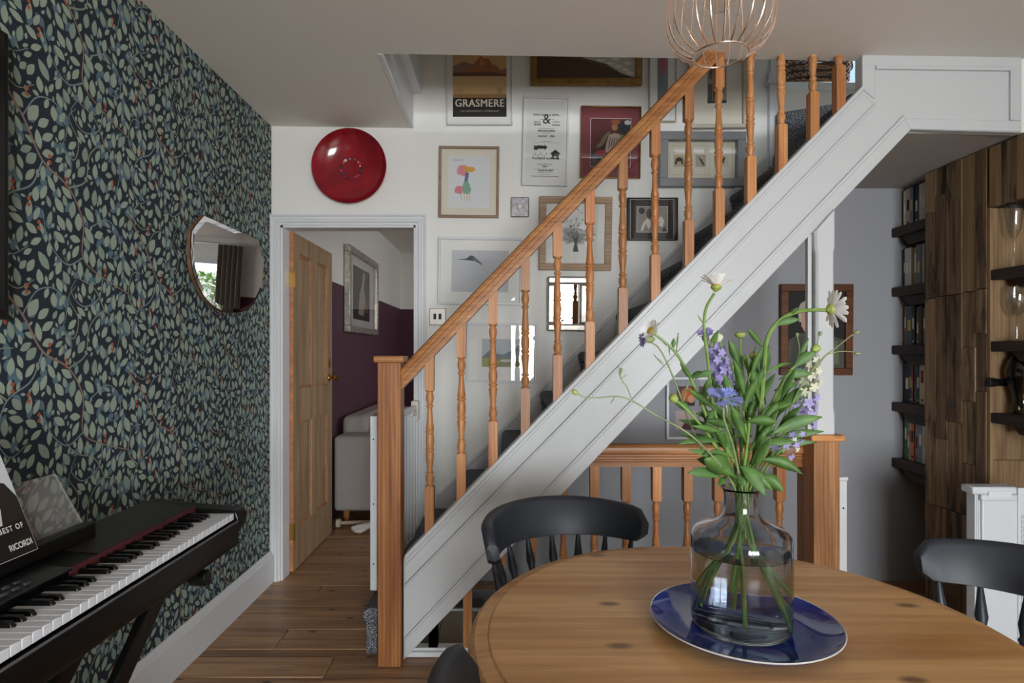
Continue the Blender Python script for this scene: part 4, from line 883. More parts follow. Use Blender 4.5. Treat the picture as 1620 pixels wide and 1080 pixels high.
petal_w = petal('white_petal', '#fbfaf8', .35); petal_b = petal('cornflower_blue', '#a4b0f2'); petal_v = petal('larkspur_violet', '#b8ade2'); petal_c = petal('pale_cream_petal', '#e6e5cc'); yolk = plain('yellow_disc', '#a8953a', .8, bump=.6, nscale=300); calyx_m = leafmat('calyx_green', '#7c8d3e', '#9aa654')
NK = (1174, 806)
def fp(p):
    d = VY+(p[2] if len(p) > 2 else 0); return PX(p[0], p[1], d)
def stemline(base, path): return spline([fp(base)]+[fp((NK[0]+random.uniform(-9, 9), NK[1], random.uniform(-.008, .008)))]+[fp(q) for q in path], 7)
def flower(name, label, cat='flower', group='cut flowers in the glass vase'):
    r = root(name, label, cat, (VX, VY, VB+.01), group); return r
def stem(r, pts, r0, r1, m=None):
    n = len(pts); return MB().tube(pts, [r0+(r1-r0)*i/(n-1) for i in range(n)], 7).build('stem', m or stem_g, r)
def leaf(r, A, B, w, sag=.0, roll=0, m=None, shape=(.12, .24, .6, .92, 1, .84, .48, .0)):
    A, B = Vector(A), Vector(B); d = (B-A); L = d.length; d.normalize()
    view = ((A+B)/2-Vector((0, 0, EYE))).normalized(); s_ = d.cross(view).normalized(); nrm = s_.cross(d).normalized()
    s_ = (s_*math.cos(roll)+nrm*math.sin(roll)).normalized(); nrm = s_.cross(d).normalized()
    if nrm.z < 0: nrm = -nrm
    vs = []; k = len(shape)
    for i, h in enumerate(shape):
        t = i/(k-1); c = A+d*L*t+Vector((0, 0, sag*4*t*(1-t))); hw = max(h*w/2, .0006); cup = hw*.35
        vs += [c-s_*hw+nrm*cup, c, c+s_*hw+nrm*cup]
    fs = []
    for i in range(k-1):
        for q in (0, 1): fs.append((i*3+q, i*3+q+1, i*3+q+4, i*3+q+3))
    o = MB().add(vs, fs).build('leaf', m or leaf_g, r, sharp=2); so = o.modifiers.new('s', 'SOLIDIFY'); so.thickness = .0006; return o
def frame_at(c, axis): return Matrix.Translation(c) @ Vector(axis).normalized().to_track_quat('Z', 'Y').to_matrix().to_4x4()
def daisy_head(r, c, axis, R=.027, n=20, drop=.0, pm=petal_w):
    M = frame_at(c, axis); Mo = Matrix.Translation(-ORG[r.name]) @ M
    MB().lathe([(0, .006), (.006, .0055), (.0095, .002), (.0085, -.002), (0, -.003)], M=M, n=16).build('flower_disc', yolk, r)
    MB().lathe([(.0100, .0005), (.0092, -.003), (.0055, -.0062), (.0028, -.009), (0, -.009)], M=M, n=16).build('calyx', calyx_m, r)
    first = None
    for k in range(n):
        Q = Mo @ Matrix.Rotation(2*PI*k/n+random.uniform(-.08, .08), 4, 'Z') @ Matrix.Rotation(drop+random.uniform(-.18, .12), 4, 'Y')
        if first is None:
            b = MB(); vs = []; prof = [(.006, .0018), (.011, .0032), (.017, .0040), (R*.85, .0038), (R*.97, .0024), (R, .0006)]
            for i, (x, h) in enumerate(prof): vs += [(x, -h*1.15, .0012), (x, 0, 0), (x, h*1.15, .0012)]
            first = b.add(vs, [(i*3+q, i*3+q+1, i*3+q+4, i*3+q+3) for i in range(len(prof)-1) for q in (0, 1)]).build('petal', pm, None, sharp=2)
            first.parent = r; ORG[first.name] = ORG[r.name]; first.matrix_local = Q
        else: inst(first, r, Q)
def cornflower_head(r, c, axis, R=.024, n=11, spread=.5, pm=petal_b):
    M = frame_at(c, axis); Mo = Matrix.Translation(-ORG[r.name]) @ M; first = None
    MB().lathe([(.0045, .004), (.0068, -.002), (.0072, -.007), (.0048, -.012), (.002, -.015), (0, -.015)], M=M, n=12).build('calyx', leaf_d, r)
    for k in range(n+7):
        out = k < n
        Q = Mo @ Matrix.Rotation(2*PI*k/(n if out else 7)+random.uniform(-.15, .15), 4, 'Z') @ Matrix.Rotation(-spread+random.uniform(-.2, .2) if out else -1.15, 4, 'Y') @ Matrix.Scale(1 if out else .62, 4)
        if first is None:
            b = MB(); b.add([(0,-.001,.002),(R*.45,-.0022,.002),(R*.7,-.006,.003),(R*.98,-.0085,.001),(R*.84,-.004,.002),(R*1.08,-.0022,.003),(R*.86,0,.002),(R*1.08,.0028,.003),(R*.84,.0042,.002),(R*.97,.009,.001),(R*.7,.006,.003),(R*.45,.0022,.002),(0,.001,.002)], [tuple(range(13))])
            first = b.build('floret', pm, None); first.parent = r; ORG[first.name] = ORG[r.name]; first.matrix_local = Q
        else: inst(first, r, Q)
def bud(r, c, axis, R=.007, L=.012, m=None, tip=None):
    M = frame_at(c, axis); MB().lathe([(.0022, -L), (R*.75, -L*.75), (R, -L*.2), (R*.95, L*.15), (R*.55, L*.4), (0, L*.45)], M=M, n=12).build('bud', m or calyx_m, r)
    if tip: MB().lathe([(R*.8, L*.2), (R*.7, L*.45), (0, L*.5)], M=M, n=10).build('bud_tip', tip, r)
def spike(r, p0, p1, n, m, w, m2=None, sz=.0085):
    p0, p1 = Vector(p0), Vector(p1); first = {}
    for k in range(n):
        t = k/(n-1); a = k*2.4; rad = w*(1-.45*t); ax = (p1-p0).normalized(); u = ax.cross(Vector((0, 1, 0))).normalized(); v = ax.cross(u)
        o = (u*math.cos(a)+v*math.sin(a)); c = p0+(p1-p0)*t+o*rad*random.uniform(.75, 1.15)
        mm = m2 if (m2 and t < .45) else m
        Q = Matrix.Translation(-ORG[r.name]) @ frame_at(c, o+Vector((0, -.5, -.1))) @ Matrix.Rotation(random.uniform(0, 6), 4, 'Z') @ Matrix.Scale(random.uniform(.8, 1.15)*(1-.3*t), 4)
        if mm not in first:
            b = MB()
            for j in range(5):
                aa = 2*PI*j/5; ca, sa = math.cos(aa), math.sin(aa); pts = [(0, 0, 0), (.45, -.32, .25), (.95, -.3, .32), (1.2, 0, .2), (.95, .3, .32), (.45, .32, .25)]
                b.add([((x*ca-y*sa)*sz, (x*sa+y*ca)*sz, z*sz) for x, y, z in pts], [tuple(range(6))])
            b.tube([(0, 0, 0), (0, 0, -sz*1.2)], [sz*.3, sz*.12], 5)
            f = b.build('floret', mm, None, sharp=1); f.parent = r; ORG[f.name] = ORG[r.name]; f.matrix_local = Q; first[mm] = f
        else: inst(first[mm], r, Q)
def tow(p): return (Vector(p)-Vector((0, 0, EYE)))
random.seed(21)
# daisies
r = flower('daisy', 'tall daisy with drooping white petals held above all the leaves', group=None or 'cut flowers in the glass vase')
pts = stemline((1178, 985, -.02), [(1150, 720, -.02), (1128, 640, -.02), (1120, 570, -.02), (1114, 520, -.02), (1117, 488, -.02), (1130, 464, -.02)]); stem(r, pts, .0034, .0026)
daisy_head(r, fp((1133, 454, -.02)), (.12, .05, 1), R=.034, n=15, drop=-.5)
leaf(r, pts[-14], pts[-14]+Vector((-.012, 0, .02)), .003, m=stem_g); leaf(r, fp((1122, 548, -.02)), fp((1136, 522, -.03)), .007)
r = flower('daisy', 'large white daisy on an arching stem against the white post')
pts = stemline((1242, 1012, -.03), [(1194, 720, -.01), (1204, 640, -.01), (1209, 580, -.01), (1214, 535, -.015), (1232, 508, -.02), (1258, 494, -.02), (1285, 490, -.02), (1306, 490, -.02)]); stem(r, pts, .0046, .0034)
daisy_head(r, fp((1314, 489, -.022)), (.95, .08, .08), R=.037, n=20, drop=-.22)
leaf(r, fp((1222, 518, -.02)), fp((1266, 505, -.03)), .014, .004); leaf(r, fp((1246, 500, -.02)), fp((1262, 486, -.03)), .008); leaf(r, fp((1208, 552, -.01)), fp((1182, 520, -.02)), .011, .003); leaf(r, fp((1203, 640, -.01)), fp((1182, 565, -.03)), .017, .003); leaf(r, fp((1205, 610, 0)), fp((1215, 545, .03)), .018)
r = flower('daisy', 'small daisy leaning far out over the sloping white string')
pts = stemline((1105, 962, .0), [(1145, 740, -.02), (1118, 660, -.03), (1098, 610, -.04), (1072, 562, -.05), (1050, 540, -.05), (1036, 529, -.05)]); stem(r, pts, .0036, .0022)
daisy_head(r, fp((1031, 524, -.05)), (-.8, -.45, .5), R=.022, n=18, drop=-.3)
leaf(r, fp((1065, 552, -.05)), fp((1066, 535, -.05)), .008); leaf(r, fp((1064, 550, -.05)), fp((1050, 543, -.05)), .003); leaf(r, fp((1070, 556, -.05)), fp((1073, 526, -.05)), .003); leaf(r, fp((1098, 605, -.04)), fp((1076, 574, -.06)), .009); leaf(r, fp((1100, 600, -.04)), fp((1130, 588, -.05)), .012, .004); leaf(r, fp((1112, 640, -.04)), fp((1120, 600, -.06)), .012)
# cornflowers
r = flower('cornflower', 'bright blue cornflower facing forward over the leaves')
pts = stemline((1166, 838, -0.012), [(1168, 745, -.05), (1158, 700, -.08), (1146, 665, -.10), (1144, 645, -.10)]); stem(r, pts, .002, .0018, leaf_d)
cornflower_head(r, fp((1145, 632, -.10)), (.05, -.45, 1), R=.033, n=14, spread=.22)
r = flower('cornflower', 'faded violet cornflower hanging beside the small daisy')
pts = stemline((1173, 843, -0.008), [(1128, 740, -.0), (1096, 680, -.02), (1074, 620, -.03), (1056, 575, -.04), (1042, 550, -.04), (1030, 541, -.04)]); stem(r, pts, .002, .0014, leaf_d)
cornflower_head(r, fp((1024, 537, -.04)), (-1, -.2, -.1), R=.017, n=10, spread=.55, pm=petal_v)
for a_, b_ in (((1052, 581), (1034, 560)), ((1060, 562), (1058, 548)), ((1080, 640), (1090, 600)), ((1050, 575), (1035, 563))): leaf(r, fp(a_+(-.04,)), fp(b_+(-.04,)), .0025, m=leaf_d)
r = flower('cornflower', 'small violet cornflower behind the tall daisy stem')
pts = stemline((1180, 848, -0.004), [(1160, 700, .03), (1140, 610, .03), (1126, 556, .03), (1118, 540, .03)]); stem(r, pts, .0018, .0014, leaf_d); cornflower_head(r, fp((1116, 531, .03)), (-.2, -.5, .8), R=.018, n=11, pm=petal_v)
r = flower('cornflower', 'deep blue cornflower half hidden beside the creamy spike')
pts = stemline((1170, 853, 0.000), [(1205, 710, .03), (1240, 630, .03), (1262, 600, .02)]); stem(r, pts, .0018, .0014, leaf_d); cornflower_head(r, fp((1265, 592, .02)), (.3, -.4, .8), R=.014, n=10)
# larkspur spikes
r = flower('larkspur', 'dense lilac larkspur spike behind the blue cornflower')
pts = stemline((1165, 950, .04), [(1166, 720, .03), (1152, 640, .03), (1140, 590, .03), (1134, 548, .03)]); stem(r, pts, .0026, .0014)
spike(r, fp((1148, 622, .02)), fp((1131, 545, .02)), 34, petal_v, .022, sz=.0095); spike(r, fp((1144, 605, .0)), fp((1132, 555, .0)), 16, petal_v, .016, sz=.0095)
r = flower('larkspur', 'loose cream and violet larkspur spike drooping at the right of the bunch')
pts = stemline((1225, 990, .03), [(1220, 720, .0), (1250, 670, .0), (1274, 630, 0), (1284, 590, 0), (1290, 566, 0)]); stem(r, pts, .0024, .0012)
spike(r, fp((1270, 672, -.01)), fp((1288, 566, -.01)), 34, petal_c, .020, petal_v, sz=.0095)
r = flower('larkspur', 'short violet larkspur sprig hanging in front of the pine rail')
pts = stemline((1177, 838, 0.004), [(1214, 740, -.02), (1236, 712, -.03), (1254, 702, -.03), (1262, 690, -.03)]); stem(r, pts, .0018, .001)
spike(r, fp((1236, 716, -.03)), fp((1270, 684, -.03)), 13, petal_v, .017, sz=.0085); spike(r, fp((1250, 712, -.03)), fp((1258, 696, -.03)), 4, petal_c, .012, sz=.008)
# buds on bare or leafy stems
def budstem(label, base, path, r0, R, L, ax, m=None, sm=None, tip=None, name='flower_bud'):
    r = flower(name, label); pts = stemline(base, path); stem(r, pts, r0, r0*.55, sm); bud(r, pts[-1], ax, R, L, m, tip); return r, pts
r, _ = budstem('long wiry stem with round bud reaching out over the string', (1179, 848, -0.012), [(1150, 750, -.05), (1095, 690, -.08), (1040, 658, -.09), (1000, 634, -.09), (975, 627, -.09), (930, 629, -.09), (908, 619, -.09)], .0019, .0045, .008, (-.7, 0, .6), sm=leaf_d)
q = spline([fp((1000, 634, -.09)), fp((992, 612, -.09)), fp((982, 598, -.09)), fp((983, 584, -.09))], 5); MB().tube(q, .0011, 6).build('stem', leaf_d, r); bud(r, q[-1], (0, 0, 1), .0026, .006, leaf_d)
for a_, b_ in (((986, 606), (978, 588)), ((984, 598), (992, 592)), ((972, 628), (966, 638)), ((984, 602), (978, 578))): leaf(r, fp(a_+(-.09,)), fp(b_+(-.09,)), .002, m=leaf_d)
budstem('wiry bud stem crossing the white post towards the grey wall', (1232, 1000, .02), [(1220, 720, .0), (1262, 620, -.02), (1300, 568, -.03), (1320, 552, -.03), (1345, 532, -.03), (1357, 525, -.03)], .0015, .0042, .008, (.8, 0, .3), leaf_d, leaf_d)
budstem('lower wiry bud stem crossing the white post', (1172, 843, 0.012), [(1218, 730, .0), (1258, 640, -.01), (1300, 570, -.02), (1322, 557, -.02), (1345, 556, -.02), (1358, 559, -.02)], .0014, .0034, .007, (1, 0, -.1), leaf_d, leaf_d)
budstem('thin upright bud beside the portrait frame', (1167, 843, 0.008), [(1210, 720, .03), (1245, 610, .02), (1264, 560, .02), (1261, 528, .02)], .0013, .0032, .006, (0, 0, 1), leaf_d, leaf_d)
budstem('thin bud standing in front of the white post', (1174, 848, 0.012), [(1215, 720, .02), (1260, 610, .02), (1288, 555, .02), (1298, 526, .02)], .0013, .004, .006, (.2, 0, 1), leaf_d, leaf_d)
r, pts = budstem('flat topped green daisy bud on a straight stem', (1160, 930, .0), [(1180, 720, .0), (1178, 620, .0), (1172, 560, .0), (1171, 528, .0)], .0032, .0105, .008, (0, 0, 1)); leaf(r, fp((1172, 585, 0)), fp((1153, 538, -.01)), .016, .002); leaf(r, fp((1177, 640, 0)), fp((1160, 600, .01)), .012)
r, pts = budstem('browning daisy bud among the middle leaves', (1181, 853, -0.012), [(1184, 720, -.02), (1176, 650, -.02), (1184, 600, -.02), (1192, 562, -.02)], .003, .008, .009, (.1, 0, 1), tip=pc('#8a6a3c')); leaf(r, fp((1183, 590, -.02)), fp((1203, 560, -.03)), .010); leaf(r, fp((1181, 585, -.02)), fp((1178, 560, -.01)), .012); leaf(r, fp((1190, 575, -.02)), fp((1196, 548, -.02)), .006)
r, pts = budstem('plump green daisy bud leaning left by the snapshot frame', (1110, 958, -.03), [(1150, 740, -.03), (1122, 690, -.05), (1098, 660, -.06), (1080, 642, -.06), (1064, 628, -.06)], .0036, .0085, .012, (-.7, -.1, .7)); leaf(r, fp((1098, 655, -.06)), fp((1066, 636, -.06)), .014, .004)
r, pts = budstem('nodding green bud with long leaves before the white post', (1238, 1005, -.02), [(1200, 720, -.02), (1218, 650, -.03), (1240, 600, -.04), (1262, 575, -.04), (1292, 550, -.04)], .0040, .008, .012, (.7, 0, .6)); leaf(r, fp((1252, 585, -.04)), fp((1292, 556, -.05)), .018, .004); leaf(r, fp((1232, 600, -.04)), fp((1285, 592, -.05)), .017, .006); leaf(r, fp((1262, 570, -.04)), fp((1279, 535, -.04)), .008); leaf(r, fp((1225, 618, -.03)), fp((1262, 608, -.01)), .014, .003); leaf(r, fp((1256, 575, -.03)), fp((1212, 590, -.05)), .006, .006)
r, pts = budstem('tight green bud beside the lilac spike', (1171, 838, -0.008), [(1172, 720, .02), (1164, 640, .02), (1162, 600, .02), (1161, 578, .02)], .0022, .006, .010, (0, 0, 1)); leaf(r, fp((1165, 640, .02)), fp((1160, 590, .01)), .013)
r, pts = budstem('pale half open bud above the lilac spike', (1178, 843, -0.004), [(1160, 720, .01), (1150, 620, .01), (1142, 560, .0), (1138, 532, .0)], .0022, .0075, .012, (.3, 0, .8), petal_c); leaf(r, fp((1128, 550, -.02)), fp((1136, 524, -.03)), .006)
# leafy stems: the mass of long leaves
L_ = [((1150, 690), (1085, 668), .020), ((1150, 665), (1108, 655), .018), ((1165, 680), (1125, 668), .017), ((1150, 700), (1084, 702), .014), ((1155, 712), (1086, 690), .018), ((1130, 640), (1118, 690), .014),
      ((1160, 640), (1148, 600), .018), ((1120, 590), (1094, 600), .014), ((1180, 720), (1222, 675), .020), ((1178, 668), (1222, 668), .022), ((1200, 655), (1262, 632), .026), ((1190, 640), (1205, 590), .022), ((1215, 690), (1288, 664), .024), ((1215, 695), (1290, 684), .018), ((1225, 665), (1268, 618), .022), ((1200, 705), (1250, 700), .016),
      ((1185, 660), (1175, 610), .017), ((1168, 735), (1140, 700), .018), ((1188, 735), (1205, 690), .020), ((1180, 700), (1160, 650), .019), ((1172, 715), (1186, 655), .021), ((1196, 690), (1230, 640), .018), ((1160, 725), (1120, 720), .014), ((1205, 730), (1240, 716), .014), ((1176, 650), (1195, 605), .018), ((1150, 720), (1136, 690), .018), ((1212, 640), (1200, 600), .013), ((1190, 690), (1166, 690), .014),
      ((1140, 655), (1096, 622), .014), ((1205, 668), (1250, 600), .016), ((1165, 700), (1128, 640), .016), ((1220, 700), (1262, 650), .016), ((1170, 660), (1140, 615), .015), ((1195, 650), (1222, 600), .016), ((1182, 640), (1164, 580), .015), ((1158, 690), (1104, 676), .015), ((1210, 715), (1280, 702), .016), ((1196, 720), (1226, 660), .017), ((1150, 735), (1098, 715), .014), ((1200, 625), (1192, 570), .014),
      ((1186, 600), (1204, 556), .012), ((1232, 640), (1256, 590), .014), ((1130, 700), (1112, 640), .013), ((1165, 745), (1150, 690), .018), ((1190, 748), (1216, 700), .018), ((1178, 690), (1196, 630), .017), ((1145, 640), (1128, 600), .012), ((1215, 650), (1246, 640), .014)]
for i in range(4):
    r = flower('leafy_stem', ('leafy green stem filling the back of the bunch', 'leafy green stem spreading towards the pine newel', 'leafy green stem leaning over the snapshot frame', 'leafy green stem rising from the middle of the vase neck')[i], cat='foliage')
    pth = ([(1172, 700, .03), (1168, 620, .04)], [(1205, 700, .0), (1232, 650, .0)], [(1150, 710, -.02), (1120, 665, -.03)], [(1180, 720, -.04), (1186, 660, -.05)])[i]
    bs = ((1168, 848, 0.000), (1250, 990, .01), (1102, 940, .01), (1175, 853, 0.004))[i]; stem(r, stemline(bs, pth), .0034, .0024)
    for k, (a_, b_, w) in enumerate(L_):
        if k % 4 == i:
            dz = (.02, .0, -.03, -.05)[(k//4+i) % 4]; a_ = Vector(a_); b_ = Vector(b_); b_ = tuple(a_+(b_-a_)*1.18); a_ = tuple(a_); leaf(r, fp(a_+(dz,)), fp(b_+(dz-.02,)), w*.92, random.uniform(.0, .008), random.uniform(-.5, .5))
r = flower('leafy_stem', 'broad leaves spilling over the lip of the vase', cat='foliage'); stem(r, stemline((1182, 838, 0.008), [(1170, 752, -.03), (1166, 735, -.04)]), .003, .002)
for a_, b_, w, sg in (((1166, 757, -.05), (1114, 726, -.07), .038, .004), ((1142, 757, -.04), (1087, 748, -.06), .020, .006), ((1168, 736, -.05), (1212, 786, -.08), .024, .010), ((1196, 752, -.04), (1240, 778, -.06), .026, .006), ((1180, 745, -.04), (1222, 776, -.05), .024, .006), ((1198, 728, -.04), (1270, 750, -.06), .022, .010), ((1150, 752, -.02), (1136, 768, -.05), .012, .0), ((1168, 750, -.05), (1178, 770, -.06), .014, .0), ((1140, 735, .02), (1102, 726, .02), .02, .0)):
    leaf(r, fp(a_), fp(b_), w, sg, random.uniform(-.25, .25))

# ================================================================ RECLAIMED WOOD CABINET AND SHELVES
CX = 2.14
cab = root('plank_cabinet', 'tall fitted cabinet clad in mismatched reclaimed wooden boards', 'cabinet', (CX+.2, 2.82, 0))
MB().box(CX+.03, 2.6, 2.645, 3.008, 0, 2.185).build('carcass', pc('#2a1f17'), cab)
ye = [3.014, 2.938, 2.863, 2.767, 2.687, 2.628]
rg = random.Random(14)
cuts = [[0, .42, .51, .93, 1.545, 1.98, 2.185], [0, .30, .515, .85, 1.55, 2.05, 2.185], [0, .515, .945, 1.55, 2.185], [0, .2, .52, .76, 1.05, 1.3, 1.555, 2.185], [0, .52, 1.10, 1.36, 1.56, 2.185]]
for (a, c), zs in zip(zip(ye, ye[1:]), cuts):
    for z0, z1 in zip(zs, zs[1:]):
        gap = .003 if abs(z0-1.55) < .02 or abs(z0-.515) < .02 else .0006
        MB().box(CX-rg.uniform(0, .006), CX+.03, c+.0006, a-.0006, z0+gap, z1-.0006).build('plank', reclaimed if rg.random() < .72 else reclaimed_pale, cab, bevel=.0015, seg=1)
for z0, z1 in ((0, .8), (.8, 1.144), (1.144, 1.62), (1.62, 1.915)):         # side boards facing the room
    MB().box(CX+.014, CX+.20, 2.614, 2.645, z0+.0006, z1-.0006).build('plank', reclaimed_pale, cab, bevel=.0015, seg=1)
    MB().box(CX+.2012, 2.6, 2.617, 2.645, z0+.0006, z1-.0006).build('plank', reclaimed, cab, bevel=.0015, seg=1)
MB().box(CX, CX+.013, 2.612, 2.6275, 0, 1.914).build('edge_strip', reclaimed_pale, cab)
box_ = root('plank_box_cupboard', 'high cupboard clad in reclaimed boards above the glass shelves', 'cupboard', (CX+.2, 2.3, 1.915))
for a, c, m in ((2.611, 2.549, reclaimed_pale), (2.549, 2.474, reclaimed), (2.474, 2.40, reclaimed_pale), (2.40, 2.31, reclaimed), (2.31, 2.23, reclaimed), (2.23, 2.14, reclaimed_pale), (2.14, 2.05, reclaimed), (2.05, 1.97, reclaimed_pale)):
    MB().box(CX-.004, CX+.022, c+.0006, a-.0006, 1.916, 2.18).build('plank', m, box_, bevel=.0015, seg=1)
MB().box(CX+.022, 2.6, 1.97, 2.611, 1.93, 2.18).build('cupboard_body', pc('#2a1f17'), box_)
MB().box(2.597, 2.615, 1.95, 2.61, 0, 1.93).build('back_board', reclaimed, cab)
lt = root('door_latch', 'black iron sliding latch on the plank cabinet edge', 'latch', (CX, 2.62, 1.14))
MB().box(CX-.012, CX+.012, 2.596, 2.612, 1.125, 1.165).box(CX+.018, CX+.07, 2.600, 2.614, 1.128, 1.16).build('latch_plate', black, lt, bevel=.002)
MB().tube([(CX-.008, 2.590, 1.15), (CX+.10, 2.590, 1.155)], .004, 8).tube([(CX+.04, 2.605, 1.152), (CX+.04, 2.585, 1.152)], .005, 8).build('bolt', black, lt)
for i, z in enumerate((1.64, 1.325, 1.01)):
    sh = root('glass_shelf', ('upper', 'middle', 'lower')[i]+' dark wooden shelf beside the plank cabinet holding glassware', 'shelf', (CX+.2, 2.3, z-.045))
    MB().box(CX+.002, 2.596, 1.97, 2.611, z-.045, z).build('shelf_board', dark_shelf, sh, bevel=.004)
    MB().prism([(2.56, z-.045), (1.97, z-.045), (1.97, z-.085), (2.52, z-.085)], 'yz', CX+.05, CX+.35).build('bracket', dark_shelf, sh, bevel=.002)
clear = pane('clear_glassware', (.96, .97, .97, 1), 2.2)
def goblet(label, loc, prof, name='wine_glass', m=clear):
    r = root(name, label, 'glass', loc); MB().lathe(prof, c=loc, n=24).build('glass_body', m, r, sharp=1.2)
goblet('tall champagne flute on the upper dark shelf', (CX+.062, 2.560, 1.6395), [(0, .002), (.03, .002), (.031, .004), (.006, .01), (.004, .05), (.004, .11), (.010, .13), (.024, .17), (.032, .24), (.034, .285), (.033, .285), (.031, .24), (.023, .172), (.009, .134), (0, .13)])
goblet('stemmed wine glass on the middle dark shelf', (CX+.075, 2.560, 1.3245), [(0, .002), (.032, .002), (.033, .004), (.006, .01), (.0045, .06), (.005, .10), (.02, .12), (.036, .15), (.041, .19), (.036, .24), (.034, .24), (.039, .19), (.034, .152), (.019, .124), (0, .112)])
goblet('rounded smoked glass decanter on the lower dark shelf', (CX+.085, 2.548, 1.0095), [(0, .001), (.03, .001), (.036, .02), (.03, .06), (.036, .10), (.055, .15), (.058, .19), (.046, .23), (.026, .26), (.026, .27), (.024, .27), (.024, .26), (.044, .23), (.056, .19), (.053, .15), (.034, .10), (.028, .06), (0, .02)], 'decanter', pane('smoked_glassware', (.45, .42, .40, 1), 1.5))
# alcove shelves with books
SHZ = [1.965, 1.635, 1.314, 1.0, .69]; ORD = ['top', 'second', 'third', 'fourth', 'lowest']
books = [
 [('cream', '#c9c2a8', .018, .20), ('beige', '#b59a80', .03, .205), ('steel blue', '#5b7484', .022, .215), ('black', '#161616', .026, .215), ('white', '#c2bfba', .024, .215), ('ivory', '#b8b4ac', .02, .215), ('brown', '#4a3428', .025, .20)],
 [('plum', '#3d2a30', .012, .20), ('pale grey', '#b5b2aa', .03, .21), ('cream', '#c4bda4', .016, .21), ('lime and white', '#93a13c', .028, .205), ('slate', '#6d6d72', .034, .215), ('silver grey', '#9a9a9c', .018, .215), ('dark brown', '#33261e', .03, .20)],
 [('red', '#a8483c', .012, .215), ('teal', '#3d5a58', .042, .215), ('black', '#1b1716', .022, .215), ('khaki', '#6d5e48', .02, .205), ('dark olive', '#2e2c22', .022, .21), ('grey', '#5b5754', .024, .20), ('maroon', '#4a2226', .025, .2)],
 [('black', '#15161c', .038, .215), ('navy', '#20253c', .02, .215), ('pink', '#9a4a5c', .010, .21), ('sea green', '#5c7a74', .014, .21), ('midnight blue', '#22283c', .02, .205), ('cream', '#c6b48a', .036, .235), ('crimson', '#7a2c2c', .026, .22)],
 [('green', '#3f6b50', .02, .225), ('olive', '#7c8450', .016, .22), ('cream', '#d0c4a8', .014, .215), ('orange', '#d8744a', .024, .22), ('grey', '#8d9094', .022, .225), ('blue grey', '#7d868c', .03, .215), ('white', '#b9bcc0', .034, .2), ('black', '#1c1c20', .02, .21)]]
for i, z in enumerate(SHZ):
    sh = root('book_shelf', ORD[i]+' dark wooden book shelf in the alcove by the grey wall', 'shelf', (2.3, 3.16, z-.05))
    MB().box(2.152, 2.60, 3.018, YB-.008, z-.05, z).build('shelf_board', dark_shelf, sh, bevel=.004)
    MB().prism([(3.02, z-.05), (3.25, z-.05), (3.19, z-.105), (3.02, z-.105)], 'yz', 2.175, 2.50).build('bracket', dark_shelf, sh, bevel=.002)
    y = YB-.034
    for k, (cn, col, th, h) in enumerate(books[i]):
        th *= 1.18
        if y-th < 3.02: break
        y1, y0 = y, y-th; y -= th+.0012; xs = 2.195+rg.uniform(0, .012); dp = .14
        o = root('book', f'{cn} book on the {ORD[i]} alcove shelf', 'book', (xs+dp/2, (y0+y1)/2, z), 'books on the '+ORD[i]+' alcove shelf')
        h_ = min(h, (2.17-z) if i == 0 else .9)
        MB().box(xs, xs+.004, y0, y1, z, z+h_).box(xs, xs+dp, y0, y0+.002, z, z+h_).box(xs, xs+dp, y1-.002, y1, z, z+h_).build('cover', pc(col, .5), o, bevel=.001)
        MB().box(xs+.004, xs+dp-.004, y0+.002, y1-.002, z+.003, z+h_-.003).build('pages', paper, o)
        rc = rg.random()
        bc = pc(rg.choice(('#d8d2c0', '#c9b06a', '#8a2f2f', '#1d1d1f', '#e0ddd5'))) if cn != 'lime and white' else paper
        b = MB(); zz = z+h_*rg.uniform(.3, .5); b.box(xs-.0006, xs, y0+th*.25, y1-th*.25, zz, zz+h_*(.28 if cn != 'lime and white' else .5))
        b.build('spine_title', bc, o)
        if rc > .4: MB().box(xs-.0006, xs, y0+th*.3, y1-th*.3, z+h_*.08, z+h_*.12).build('spine_mark', bc, o)
# ---- white heater by the cabinet
ht = root('panel_heater', 'white panel heater with carry handle and printed label by the cabinet', 'heater', (1.97, 2.33, 0))
hx0, hx1, hy0, hy1, hz = 1.825, 2.10, 2.30, 2.352, .755
MB().box(hx0+.03, hx1, hy0, hy1, .05, hz-.03).build('heater_body', heater_paint, ht, bevel=.004)
for k in range(3): MB().box(hx0+.004+k*.010, hx0+.010+k*.010, hy0+.004+.003*k, hy1-.006, .05, hz-.03).build('fin', heater_paint, ht, bevel=.001)
cap = MB().box(hx0-.012, hx0+.16, hy0-.008, hy1+.004, hz-.03, hz).box(hx0+.02, hx0+.16, hy0-.010, hy0+.01, hz-.055, hz-.03).build('top_cap', heater_paint, ht, bevel=.006)
MB().box(hx0+.045, hx0+.135, hy0-.0112, hy0-.0095, hz-.040, hz-.016).build('handle_recess', plain('recess_plastic', '#c9cbcd', .5), cap, bevel=.004)
sp_ = MB().box(hx0+.165, hx1-.002, hy0-.006, hy0+.01, .06, hz-.004).build('control_panel', heater_paint, ht, bevel=.003)
MB().lathe([(.006, 0), (.006, .006), (0, .006)], M=Matrix.Translation((hx0+.205, hy0-.006, hz-.02)) @ Matrix.Rotation(PI/2, 4, 'X'), n=12).build('button', black, sp_)
b = MB(); rg2 = random.Random(3)
for k in range(6):
    zz = hz-.11
    while zz > .12: L = rg2.uniform(.006, .022); b.box(hx0+.176+k*.006, hx0+.1785+k*.006, hy0-.0066, hy0-.006, zz-L, zz); zz -= L+.006
b.build('label_print', pc('#8a8c90'), sp_)
for x in (hx0+.05, hx1-.05): MB().box(x-.02, x+.02, hy0-.04, hy1+.04, 0, .05).build('foot', heater_paint, ht, bevel=.006)

